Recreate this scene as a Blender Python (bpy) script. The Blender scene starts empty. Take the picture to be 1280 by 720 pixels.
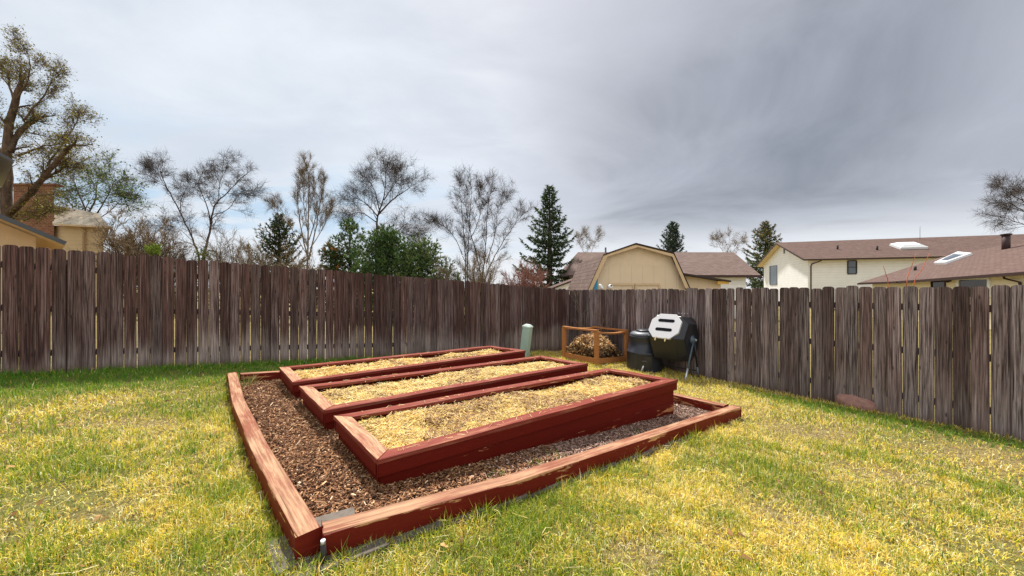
import bpy, bmesh, math, random
import numpy as np
from mathutils import Vector, Matrix, Quaternion

random.seed(7)
RNG = np.random.default_rng(11)
scene = bpy.context.scene
COL = scene.collection
F = 429.0            # focal length in pixels of the 1280 px wide photograph
R = math.radians
PI = math.pi

# ------------------------------------------------------------------ ground shape
def soft(s):
    s = np.asarray(s, float)
    a = np.abs(s)
    return np.where(a < .6, s, np.sign(s) * (.6 + .35 * np.tanh((a - .6) / .35)))

def gz(x, y):
    return -(1.313 + soft(.0468 * np.asarray(x, float) + .0444 * np.asarray(y, float)))

def gzf(x, y):
    return float(gz(x, y))

def P(px, py, Z):
    return Vector(((px - 640) / F * Z, Z, (360 - py) / F * Z))

def G(px, py, off=0.0):
    dx, dz = (px - 640) / F, (360 - py) / F
    t = (1.313 - off) / (-dz - .0468 * dx - .0444)
    return Vector((dx * t, t, dz * t))

def LV(px, py, z):
    t = z / ((360 - py) / F)
    return Vector(((px - 640) / F * t, t, z))

# ------------------------------------------------------------------ numpy noise
def vnoise(x, y, seed=0):
    x = np.asarray(x, float); y = np.asarray(y, float)
    xi = np.floor(x).astype(np.int64); yi = np.floor(y).astype(np.int64)
    fx = x - xi; fy = y - yi
    fx = fx * fx * (3 - 2 * fx); fy = fy * fy * (3 - 2 * fy)
    def h(a, b):
        n = (a * 374761393 + b * 668265263 + seed * 974634777) & 0xffffffff
        n = ((n ^ (n >> 13)) * 1274126177) & 0xffffffff
        n = n ^ (n >> 16)
        return (n & 0xffff) / 65535.0
    return (h(xi, yi) * (1 - fx) + h(xi + 1, yi) * fx) * (1 - fy) + (h(xi, yi + 1) * (1 - fx) + h(xi + 1, yi + 1) * fx) * fy

def fbm(x, y, seed=0, oct=4):
    v = 0; a = .5; s = 0
    for i in range(oct):
        v = v + a * vnoise(x * 2 ** i + 13.7 * i, y * 2 ** i - 7.1 * i, seed + i); s += a; a *= .5
    return v / s

# ------------------------------------------------------------------ objects
def link(o, parent=None):
    COL.objects.link(o)
    if parent is not None: o.parent = parent
    return o

def tag(o, label=None, cat=None, group=None, kind=None):
    if label: o['label'] = label
    if cat: o['category'] = cat
    if group: o['group'] = group
    if kind: o['kind'] = kind
    return o

def thing(name, label, cat, loc=(0, 0, 0), rz=0, group=None):
    o = bpy.data.objects.new(name, None)
    o.location = loc; o.rotation_euler = (0, 0, rz); o.empty_display_size = .2
    link(o)
    return tag(o, label, cat, group)

class MB:
    """collects shapes, builds one mesh"""
    def __init__(self):
        self.v = []; self.f = []; self.uv = []; self.mi = []; self.smooth = []
    def poly(self, pts, uvs=None, mi=0, smooth=False):
        b = len(self.v)
        self.v += [tuple(p) for p in pts]
        self.f.append(tuple(range(b, b + len(pts))))
        if uvs is None: uvs = [(p[0], p[1] + p[2]) for p in pts]
        self.uv.append(uvs); self.mi.append(mi); self.smooth.append(smooth)
    def faces(self, verts, faces, mi=0, smooth=False, uvf=None):
        b = len(self.v)
        self.v += [tuple(p) for p in verts]
        for f in faces:
            self.f.append(tuple(i + b for i in f))
            self.uv.append([uvf(verts[i]) if uvf else (verts[i][0], verts[i][1] + verts[i][2]) for i in f])
            self.mi.append(mi); self.smooth.append(smooth)
    def box(self, c, s, M=None, mi=0, mtop=None):
        """box with UV in metres: u along the longest side"""
        hx, hy, hz = s[0] / 2, s[1] / 2, s[2] / 2
        la = max(range(3), key=lambda i: s[i])
        quads = [((-1, -1, 1), (1, -1, 1), (1, 1, 1), (-1, 1, 1)), ((-1, 1, -1), (1, 1, -1), (1, -1, -1), (-1, -1, -1)),
                 ((-1, -1, -1), (1, -1, -1), (1, -1, 1), (-1, -1, 1)), ((1, 1, -1), (-1, 1, -1), (-1, 1, 1), (1, 1, 1)),
                 ((1, -1, -1), (1, 1, -1), (1, 1, 1), (1, -1, 1)), ((-1, 1, -1), (-1, -1, -1), (-1, -1, 1), (-1, 1, 1))]
        for k, q in enumerate(quads):
            pts = []; uvs = []
            for a in q:
                l = Vector((a[0] * hx, a[1] * hy, a[2] * hz))
                o = [l[i] for i in range(3) if i != la]
                uvs.append((l[la], o[0] + 1.7 * o[1] + .3 * k))
                w = l + Vector(c)
                pts.append(M @ w if M is not None else w)
            self.poly(pts, uvs, mtop if (k == 0 and mtop is not None) else mi)
    def bar(self, p0, p1, w, h, up=(0, 0, 1), mi=0, mtop=None):
        """rectangular bar between two points"""
        p0 = Vector(p0); p1 = Vector(p1); d = p1 - p0; L = d.length
        x = d.normalized(); y = Vector(up).cross(x).normalized(); z = x.cross(y)
        M = Matrix(((x.x, y.x, z.x, (p0.x + p1.x) / 2), (x.y, y.y, z.y, (p0.y + p1.y) / 2), (x.z, y.z, z.z, (p0.z + p1.z) / 2), (0, 0, 0, 1)))
        self.box((0, 0, 0), (L, w, h), M, mi, mtop)
    def tube(self, pts, rad, n=6, cap=True, mi=0, smooth=True):
        pts = [Vector(p) for p in pts]
        if not hasattr(rad, '__len__'): rad = [rad] * len(pts)
        b = len(self.v); ref = None; L = 0
        rings = []
        for i, p in enumerate(pts):
            d = (pts[min(i + 1, len(pts) - 1)] - pts[max(i - 1, 0)])
            if d.length < 1e-9: d = Vector((0, 0, 1))
            d.normalize()
            if ref is None:
                ref = Vector((1, 0, 0)) if abs(d.x) < .8 else Vector((0, 1, 0))
            x = (ref - d * ref.dot(d)).normalized(); ref = x; y = d.cross(x)
            for k in range(n):
                a = 2 * PI * k / n
                self.v.append(tuple(p + (x * math.cos(a) + y * math.sin(a)) * rad[i]))
        for i in range(len(pts) - 1):
            l = (pts[i + 1] - pts[i]).length
            for k in range(n):
                k2 = (k + 1) % n
                self.f.append((b + i * n + k, b + i * n + k2, b + (i + 1) * n + k2, b + (i + 1) * n + k))
                c = 2 * PI * rad[i]
                self.uv.append([(L, c * k / n), (L, c * (k + 1) / n), (L + l, c * (k + 1) / n), (L + l, c * k / n)])
                self.mi.append(mi); self.smooth.append(smooth)
            L += l
        if cap:
            for i0, rev in ((0, True), ((len(pts) - 1) * n, False)):
                f = [b + i0 + k for k in range(n)]
                if rev: f.reverse()
                self.f.append(tuple(f)); self.uv.append([(0, 0)] * n); self.mi.append(mi); self.smooth.append(False)
    def lathe(self, prof, c=(0, 0, 0), n=24, M=None, mi=0, smooth=True, caps=True):
        b = len(self.v)
        for r, z in prof:
            for k in range(n):
                a = 2 * PI * k / n
                p = Vector((r * math.cos(a), r * math.sin(a), z)) + Vector(c)
                self.v.append(tuple(M @ p if M is not None else p))
        for i in range(len(prof) - 1):
            for k in range(n):
                k2 = (k + 1) % n
                self.f.append((b + i * n + k, b + i * n + k2, b + (i + 1) * n + k2, b + (i + 1) * n + k))
                self.uv.append([(i * .1, k * .05)] * 4); self.mi.append(mi); self.smooth.append(smooth)
        if caps:
            for i0, rev in ((0, True), ((len(prof) - 1) * n, False)):
                f = [b + i0 + k for k in range(n)]
                if rev: f.reverse()
                self.f.append(tuple(f)); self.uv.append([(0, 0)] * n); self.mi.append(mi); self.smooth.append(False)
    def build(self, name, mats, parent=None, loc=(0, 0, 0), rz=0, bevel=0):
        me = bpy.data.meshes.new(name)
        off = Vector(loc)
        me.from_pydata(self.v, [], self.f)
        u = me.uv_layers.new(name='UVMap')
        u.data.foreach_set('uv', np.array([c for f in self.uv for p in f for c in p], dtype=np.float32))
        if not isinstance(mats, (list, tuple)): mats = [mats]
        for m in mats: me.materials.append(m)
        me.polygons.foreach_set('material_index', np.array(self.mi, dtype=np.int32))
        me.polygons.foreach_set('use_smooth', np.array(self.smooth, dtype=bool))
        me.update()
        o = bpy.data.objects.new(name, me); o.location = off; o.rotation_euler = (0, 0, rz)
        link(o, parent)
        if bevel:
            b = o.modifiers.new('bevel', 'BEVEL'); b.width = bevel; b.segments = 2; b.limit_method = 'ANGLE'
            w = o.modifiers.new('weld', 'WELD'); w.merge_threshold = .0004
            o.modifiers.move(1, 0)
        return o

def npmesh(name, verts, quads=None, tris=None, cols=None, mats=None, parent=None, smooth=False):
    """fast mesh from numpy arrays, optional per-vertex colour attribute"""
    me = bpy.data.meshes.new(name)
    nq = 0 if quads is None else len(quads); ntr = 0 if tris is None else len(tris)
    me.vertices.add(len(verts)); me.vertices.foreach_set('co', np.ascontiguousarray(verts, dtype=np.float32).ravel())
    loops = []; starts = []; s = 0
    if nq: loops.append(np.asarray(quads, np.int32).ravel()); starts.append(np.arange(nq, dtype=np.int32) * 4); s = nq * 4
    if ntr: loops.append(np.asarray(tris, np.int32).ravel()); starts.append(s + np.arange(ntr, dtype=np.int32) * 3)
    loops = np.concatenate(loops); starts = np.concatenate(starts)
    me.loops.add(len(loops)); me.loops.foreach_set('vertex_index', loops)
    me.polygons.add(len(starts)); me.polygons.foreach_set('loop_start', starts)
    me.polygons.foreach_set('use_smooth', np.full(len(starts), smooth))
    me.update(calc_edges=True)
    if cols is not None:
        a = me.color_attributes.new('tint', 'FLOAT_COLOR', 'POINT')
        c4 = np.ones((len(verts), 4), np.float32); c4[:, :3] = cols
        a.data.foreach_set('color', c4.ravel())
    for m in (mats if isinstance(mats, (list, tuple)) else [mats]): me.materials.append(m)
    o = bpy.data.objects.new(name, me)
    return link(o, parent)

# ------------------------------------------------------------------ materials
class NT:
    def __init__(self, name, rough=.8, spec=.3):
        self.m = bpy.data.materials.new(name); self.m.use_nodes = True
        self.t = self.m.node_tree; self.b = self.t.nodes['Principled BSDF']
        self.b.inputs['Roughness'].default_value = rough
        self.b.inputs['Specular IOR Level'].default_value = spec
    def n(self, typ, **kw):
        nd = self.t.nodes.new(typ)
        for k, v in kw.items():
            if k in ('operation', 'blend_type', 'data_type', 'interpolation_type', 'attribute_name', 'wave_type', 'bands_direction', 'feature', 'noise_dimensions', 'clamp'):
                setattr(nd, k, v)
        return nd
    def set(self, sock, v):
        if isinstance(v, bpy.types.NodeSocket): self.t.links.new(v, sock)
        else: sock.default_value = v
    def math(self, op, a, b=0.0, c=None):
        nd = self.n('ShaderNodeMath', operation=op); self.set(nd.inputs[0], a); self.set(nd.inputs[1], b)
        if c is not None: self.set(nd.inputs[2], c)
        return nd.outputs[0]
    def vm(self, op, a, b):
        nd = self.n('ShaderNodeVectorMath', operation=op); self.set(nd.inputs[0], a); self.set(nd.inputs[1], b)
        return nd.outputs['Value'] if op == 'DOT_PRODUCT' else nd.outputs[0]
    def mix(self, f, a, b, bt='MIX'):
        nd = self.n('ShaderNodeMix', data_type='RGBA', blend_type=bt)
        self.set(nd.inputs['Factor'], f)
        ia = [i for i in nd.inputs if i.name == 'A' and i.type == 'RGBA'][0]; ib = [i for i in nd.inputs if i.name == 'B' and i.type == 'RGBA'][0]
        for s, v in ((ia, a), (ib, b)):
            if isinstance(v, bpy.types.NodeSocket): self.t.links.new(v, s)
            else: s.default_value = tuple(v)[:3] + (1,)
        return [o for o in nd.outputs if o.type == 'RGBA'][0]
    def rng(self, v, a, b, c=0.0, d=1.0, smooth=True):
        nd = self.n('ShaderNodeMapRange', interpolation_type='SMOOTHSTEP' if smooth else 'LINEAR')
        for i, x in enumerate((v, a, b, c, d)): self.set(nd.inputs[i], x)
        return nd.outputs[0]
    def noise(self, vec, scale=5, detail=3, rough=.55, dist=0.0):
        nd = self.n('ShaderNodeTexNoise')
        if vec is not None: self.t.links.new(vec, nd.inputs['Vector'])
        nd.inputs['Scale'].default_value = scale; nd.inputs['Detail'].default_value = detail
        nd.inputs['Roughness'].default_value = rough; nd.inputs['Distortion'].default_value = dist
        return nd.outputs['Fac']
    def voro(self, vec, scale=5, out='Distance'):
        nd = self.n('ShaderNodeTexVoronoi'); self.t.links.new(vec, nd.inputs['Vector']); nd.inputs['Scale'].default_value = scale
        return nd.outputs[out]
    def uv(self): return self.n('ShaderNodeTexCoord').outputs['UV']
    def obj(self): return self.n('ShaderNodeTexCoord').outputs['Object']
    def pos(self): return self.n('ShaderNodeNewGeometry').outputs['Position']
    def rand(self): return self.n('ShaderNodeObjectInfo').outputs['Random']
    def attr(self, name):
        return self.n('ShaderNodeAttribute', attribute_name=name).outputs['Color']
    def color(self, c): self.set(self.b.inputs['Base Color'], c if isinstance(c, bpy.types.NodeSocket) else tuple(c)[:3] + (1,))
    def bump(self, h, strength=.4, dist=.01):
        nd = self.n('ShaderNodeBump'); self.t.links.new(h, nd.inputs['Height'])
        nd.inputs['Strength'].default_value = strength; nd.inputs['Distance'].default_value = dist
        self.t.links.new(nd.outputs[0], self.b.inputs['Normal'])
    def sc(self, v, s): return self.vm('MULTIPLY', v, s)

def plain(name, c, rough=.7, spec=.3, metal=0.0, var=.12, scale=6):
    k = NT(name, rough, spec); n = k.noise(k.pos(), scale, 4)
    c2 = [min(1, x * (1 + var)) for x in c]; c1 = [x * (1 - var) for x in c]
    k.color(k.mix(n, c1, c2)); k.b.inputs['Metallic'].default_value = metal
    return k.m

def wooduv(k):
    r = k.rand()
    c = k.n('ShaderNodeCombineXYZ'); k.set(c.inputs[0], k.math('MULTIPLY', r, 37.0)); k.set(c.inputs[1], k.math('MULTIPLY', r, 91.0)); k.set(c.inputs[2], k.math('MULTIPLY', r, 53.0))
    return k.vm('ADD', k.uv(), c.outputs[0]), r

def painted_wood(name, paint, bare, lo, hi, grain=.25, edge=None):
    """stained boards: the stain is worn off where a noise passes lo..hi"""
    k = NT(name, .65, .10); uv, r = wooduv(k)
    g = k.noise(k.sc(uv, (3, 60, 1)), 1.0, 4, .6, .4)
    w = k.math('ADD', k.math('MULTIPLY', k.noise(k.sc(uv, (2.2, 9, 1)), 1.0, 5, .65), .72), k.math('MULTIPLY', g, .28))
    if edge:
        sv = k.n('ShaderNodeSeparateXYZ'); k.set(sv.inputs[0], k.uv()); w = k.math('ADD', w, k.math('MULTIPLY', k.rng(sv.outputs[1], edge[0], edge[1]), edge[2]))
    wear = k.rng(w, lo, hi)
    pc = k.mix(g, [x * .7 for x in paint], [x * 1.3 for x in paint])
    bc = k.mix(k.rng(g, .3, .7), [x * .62 for x in bare], [x * 1.15 for x in bare])
    sp = k.noise(k.sc(uv, (1.1, 2.5, 1)), 1.0, 3)
    pc = k.mix(k.math('MULTIPLY', sp, .35), pc, [x * .6 for x in paint])
    c = k.mix(wear, pc, bc)
    # nail heads and knots
    kn = k.rng(k.voro(k.sc(uv, (3.3, 8, 1)), 1.0), .03, .075, 1, 0)
    c = k.mix(k.math('MULTIPLY', kn, .75), c, (.05, .025, .015))
    fine = k.noise(k.sc(uv, (14, 160, 1)), 1.0, 4, .7, .3)
    c = k.mix(1.0, c, k.mix(fine, (.62, .60, .58), (1.32, 1.32, 1.3)), 'MULTIPLY')
    # checks running with the grain
    ck = k.rng(k.noise(k.sc(uv, (1.6, 85, 1)), 1.0, 2, .5, .6), .66, .72)
    c = k.mix(k.math('MULTIPLY', k.math('MULTIPLY', ck, wear), .8), c, (.07, .04, .025))
    k.color(c)
    k.set(k.b.inputs['Roughness'], k.rng(wear, 0, 1, .5, .85, False))
    k.bump(k.math('ADD', k.math('MULTIPLY', g, .6), k.math('MULTIPLY', k.math('ADD', wear, ck), -.35)), .5, .004)
    return k.m

RED = (.125, .0105, .006)
TAN = (.50, .31, .19)
M_board = painted_wood('red_stained_board', RED, (.42, .2, .09), .63, .66)
M_lowboard = painted_wood('red_stained_low_board', RED, (.44, .20, .08), .585, .61)
M_cap = painted_wood('worn_cap_board', (.20, .038, .025), (.37, .18, .11), .48, .72)
M_capbare = painted_wood('bare_cap_board', (.28, .105, .068), (.47, .285, .175), .36, .60)
M_timbertop = painted_wood('bare_timber_top', (.24, .085, .05), (.40, .235, .145), .38, .62)
M_timber = painted_wood('red_timber_side', (.15, .015, .009), (.50, .27, .13), 0.625, .655, edge=(.38, .44, .12))

def picket_mat(name, dark, grey, grey_amt, bleach):
    k = NT(name, .85, .2); uv, r = wooduv(k)
    g = k.noise(k.sc(uv, (2.0, 85, 1)), 1.0, 5, .65, .3)
    big = k.noise(k.sc(uv, (1.3, 9, 1)), 1.0, 3)
    t = k.math('ADD', k.math('MULTIPLY', r, .55), k.math('MULTIPLY', big, .6))
    c = k.mix(k.rng(t, .25 + .35 * (1 - grey_amt), .85 + .25 * (1 - grey_amt)), dark, grey)
    c = k.mix(k.rng(g, .40, .62), c, [x * .32 for x in dark])
    # streaks of grey bare fibre
    st = k.rng(k.noise(k.sc(uv, (1.1, 48, 1)), 1.0, 2, .5), .56, .74)
    c = k.mix(k.math('MULTIPLY', st, .55), c, [x * 1.25 for x in grey])
    # bleached patch low down where sprinklers wet the boards
    s = k.n('ShaderNodeSeparateXYZ'); k.set(s.inputs[0], k.uv())
    p = k.n('ShaderNodeSeparateXYZ'); k.set(p.inputs[0], k.pos())
    edge = k.math('ADD', k.math('MULTIPLY', k.noise(k.sc(k.pos(), (1.1, 1.1, .6)), 1.0, 4), 1.7), k.math('MULTIPLY', k.noise(k.sc(uv, (.8, 30, 1)), 1.0, 4), .8))
    lim = k.math('SUBTRACT', edge, .82)
    bl = k.rng(k.math('SUBTRACT', lim, s.outputs[0]), -.25, .30)
    bl = k.math('MULTIPLY', bl, k.rng(s.outputs[0], -.02, .22, .35, 1))
    st2 = k.noise(k.sc(uv, (2.4, 130, 1)), 1.0, 4, .7, .2)
    c = k.mix(k.math('MULTIPLY', bl, bleach), c, k.mix(k.rng(st2, .3, .7), (.20, .165, .15), (.37, .325, .295)))
    c = k.mix(1.0, c, k.mix(k.rng(st2, .28, .72), (.55, .53, .52), (1.35, 1.35, 1.34)), 'MULTIPLY')
    se = k.n('ShaderNodeSeparateXYZ'); k.set(se.inputs[0], k.uv())
    c = k.mix(k.math('MULTIPLY', k.rng(k.math('ABSOLUTE', se.outputs[1]), .054, .068), .65), c, [x * .35 for x in dark])
    # brown soil splash at the foot
    so = k.rng(k.math('ADD', s.outputs[0], k.math('MULTIPLY', big, .15)), .04, .24, .7, 0)
    c = k.mix(so, c, (.15, .10, .065))
    kn = k.rng(k.voro(k.sc(uv, (2.6, 10, 1)), 1.0), .05, .11, 1, 0)
    c = k.mix(k.math('MULTIPLY', kn, .8), c, (.02, .015, .014))
    # brightness differs from board to board
    r2 = k.math('FRACT', k.math('MULTIPLY', r, 7.31))
    c = k.mix(1.0, c, k.mix(r2, (.66, .62, .62), (1.34, 1.28, 1.28)), 'MULTIPLY')
    k.color(c); k.bump(g, .6, .004)
    return k.m
M_pick_l = picket_mat('weathered_brown_picket', (.110, .062, .054), (.215, .172, .168), .46, .75)
M_pick_r = picket_mat('weathered_grey_picket', (.150, .102, .094), (.335, .292, .292), .88, .30)
M_rail = plain('fence_rail_wood', (.09, .055, .045), .9, .2)

def tint_mat(name, rough=.75, spec=.25, trans=0.0, mulvar=.0):
    k = NT(name, rough, spec)
    c = k.attr('tint')
    k.color(c)
    if trans:
        tr = k.n('ShaderNodeBsdfTranslucent'); k.set(tr.inputs[0], c)
        mx = k.n('ShaderNodeMixShader'); mx.inputs[0].default_value = trans
        k.t.links.new(k.b.outputs[0], mx.inputs[1]); k.t.links.new(tr.outputs[0], mx.inputs[2])
        k.t.links.new(mx.outputs[0], k.t.nodes['Material Output'].inputs[0])
    return k.m
M_grass = tint_mat('grass_blades', .75, .10, .3)
M_straw = tint_mat('straw_strands', .55, .35, .15)
M_chip = tint_mat('bark_chips', .8, .25)
M_leaf = tint_mat('tree_leaves', .7, .25, .3)
M_dryleaf = tint_mat('dry_leaves', .7, .25, .15)

def bark(name, c):
    k = NT(name, .9, .15); p = k.pos()
    n = k.noise(k.sc(p, (9, 9, 2.2)), 1.0, 5, .7)
    k.color(k.mix(k.rng(n, .3, .7), [x * .5 for x in c], [x * 1.35 for x in c])); k.bump(n, .8, .03)
    return k.m
M_bark_cotton = bark('cottonwood_bark', (.105, .07, .047))
M_bark_dark = bark('dark_bark', (.085, .065, .055))
M_bark_tan = bark('tan_bark', (.21, .16, .11))
M_bark_grey = bark('grey_bark', (.12, .10, .09))
M_bark_red = bark('reddish_twig_bark', (.25, .12, .095))
M_bark_brown = bark('brown_twig_bark', (.23, .165, .10))

def siding(name, c, lap=.2, vertical=False, rough=.7):
    """wall cladding: UV v is height (or run, when vertical) in metres"""
    k = NT(name, rough, .3)
    s = k.n('ShaderNodeSeparateXYZ'); k.set(s.inputs[0], k.uv())
    v = s.outputs[0 if vertical else 1]
    fr = k.math('FRACT', k.math('DIVIDE', v, lap))
    ln = k.rng(fr, 0.0, .10, 1, 0) if not vertical else k.math('MULTIPLY', k.rng(fr, .0, .03, 1, 0), 1.0)
    n = k.noise(k.pos(), 1.6, 5)
    base = k.mix(n, [x * .88 for x in c], [x * 1.08 for x in c])
    k.color(k.mix(k.math('MULTIPLY', ln, .55), base, [x * .35 for x in c]))
    k.bump(fr if not vertical else k.math('SUBTRACT', 1.0, ln), .35, .02)
    return k.m

def shingle(name, c, c2):
    k = NT(name, .9, .15)
    br = k.n('ShaderNodeTexBrick'); k.set(br.inputs['Vector'], k.uv())
    br.inputs['Scale'].default_value = 1; br.inputs['Brick Width'].default_value = .33; br.inputs['Row Height'].default_value = .145
    br.inputs['Mortar Size'].default_value = .009; br.inputs['Mortar Smooth'].default_value = .3; br.inputs['Bias'].default_value = 0
    br.inputs['Color1'].default_value = tuple(c) + (1,); br.inputs['Color2'].default_value = tuple(c2) + (1,)
    br.inputs['Mortar'].default_value = tuple(x * .4 for x in c) + (1,)
    n = k.noise(k.pos(), 2.2, 6, .7); n2 = k.noise(k.pos(), 60, 2)
    cc = k.mix(1.0, br.outputs['Color'], k.mix(n, (.78, .78, .78), (1.2, 1.18, 1.16)), 'MULTIPLY')
    cc = k.mix(1.0, cc, k.mix(n2, (.8, .8, .8), (1.2, 1.2, 1.2)), 'MULTIPLY')
    k.color(cc); k.bump(br.outputs['Fac'], .5, -.02)
    return k.m

def brickmat(name, c, c2, mort):
    k = NT(name, .9, .15)
    br = k.n('ShaderNodeTexBrick'); k.set(br.inputs['Vector'], k.uv())
    br.inputs['Scale'].default_value = 1; br.inputs['Brick Width'].default_value = .23; br.inputs['Row Height'].default_value = .085
    br.inputs['Mortar Size'].default_value = .012
    br.inputs['Color1'].default_value = tuple(c) + (1,); br.inputs['Color2'].default_value = tuple(c2) + (1,)
    br.inputs['Mortar'].default_value = tuple(mort) + (1,)
    k.color(k.mix(1.0, br.outputs['Color'], k.mix(k.noise(k.pos(), 5, 4), (.7, .7, .7), (1.3, 1.3, 1.3)), 'MULTIPLY')); k.bump(br.outputs['Fac'], .6, -.02)
    return k.m

M_tan_lap = siding('tan_lap_siding', (.56, .41, .235), .2)
M_shed = siding('tan_panel_siding', (.68, .54, .375), .36, True)
M_white_lap = siding('cream_lap_siding', (.80, .80, .80), .28)
M_cream_wall = siding('pale_yellow_siding', (.74, .655, .47), .28)
M_shed_plain = plain('tan_painted_board', (.68, .54, .375), .7)
M_tan_trim = plain('tan_trim', (.58, .42, .25), .7)
M_peach = plain('tan_stucco', (.60, .43, .27), .85)
M_brown_roof = shingle('brown_shingles', (.140, .095, .082), (.185, .132, .116))
M_red_roof = shingle('reddish_brown_shingles', (.108, .068, .058), (.145, .094, .081))
M_grey_roof = shingle('grey_tan_shingles', (.30, .265, .21), (.36, .32, .26))
M_fascia = plain('dark_brown_fascia', (.045, .022, .02), .6)
M_fascia_grey = plain('dark_grey_gutter', (.055, .06, .068), .45, .5)
M_darkline = plain('dark_roof_edge', (.04, .03, .028), .8)
M_white = plain('white_paint', (.75, .75, .74), .5, .4, var=.05)
M_brick = brickmat('red_brick', (.17, .052, .028), (.26, .095, .045), (.24, .17, .12))
def glassm(name, c):
    k = NT(name, .08, .6); k.color(k.mix(k.noise(k.pos(), 1.5, 2), [x * .5 for x in c], [x * 1.6 for x in c])); return k.m
M_glass = glassm('window_glass', (.07, .09, .11))
M_glass_dark = glassm('dark_window_glass', (.03, .025, .025))
M_dome = plain('white_acrylic', (.72, .74, .75), .25, .5, var=.04)
M_black = plain('black_plastic', (.012, .013, .018), .32, .5, var=.25, scale=9)
M_bin = plain('dark_bin_plastic', (.018, .021, .032), .38, .5, var=.25, scale=9)
M_lightgrey = plain('pale_grey_plastic', (.46, .46, .475), .5, .3, var=.06)
M_slot = plain('matte_black_slot', (.006, .006, .008), .95, .05)
M_midgrey = plain('mid_grey_plastic', (.10, .11, .13), .45, .45)
M_steel = plain('galvanised_steel', (.55, .57, .60), .38, .5, .7)
M_darkmetal = plain('dark_painted_steel', (.06, .09, .12), .4, .5)
M_brass = plain('yellow_latch', (.62, .47, .20), .4, .5)
M_greenbox = plain('pale_green_steel', (.34, .46, .40), .5, .4, var=.1)
M_crate = painted_wood('orange_cedar', (.44, .19, .07), (.56, .29, .13), .55, .72)
M_blue = plain('blue_tarp', (.02, .25, .42), .5, .4)
M_yellow_wood = plain('new_yellow_lumber', (.68, .42, .10), .7)
M_rebar = plain('dark_pipe', (.02, .018, .018), .5, .4)

def stone(name, c1, c2, sc):
    k = NT(name, .9, .2); p = k.pos(); n = k.noise(p, sc, 6, .7); n2 = k.noise(p, sc * 9, 3)
    k.color(k.mix(1.0, k.mix(k.rng(n, .3, .7), c1, c2), k.mix(n2, (.75, .75, .75), (1.25, 1.25, 1.25)), 'MULTIPLY')); k.bump(k.math('ADD', n, k.math('MULTIPLY', n2, .4)), .7, .02)
    return k.m
M_rock = stone('red_sandstone', (.24, .12, .095), (.36, .205, .165), 6)
M_paver = stone('grey_brown_concrete', (.085, .07, .058), (.155, .132, .112), 5)

def ground_mat():
    k = NT('lawn_soil', .95, .1); p = k.pos()
    a = k.noise(k.sc(p, (1, 1, 0)), .8, 4); b = k.noise(k.sc(p, (1, 1, 0)), 22, 5, .7); c = k.noise(k.sc(p, (1, 1, 0)), 95, 3)
    t = k.mix(k.rng(b, .35, .68), (.16, .115, .055), (.42, .33, .14))
    t = k.mix(k.math('MULTIPLY', k.rng(a, .45, .7), .55), t, (.13, .17, .03))
    t = k.mix(1.0, t, k.mix(c, (.55, .55, .55), (1.35, 1.35, 1.3)), 'MULTIPLY')
    k.color(t); k.bump(k.math('ADD', b, c), 1, .03); return k.m
M_ground = ground_mat()
def soil_mat():
    k = NT('dark_mulch_soil', .95, .1); p = k.pos(); n = k.noise(p, 45, 4)
    k.color(k.mix(n, (.03, .014, .008), (.13, .062, .036))); k.bump(n, 1, .02); return k.m
M_soil = soil_mat()

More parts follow.
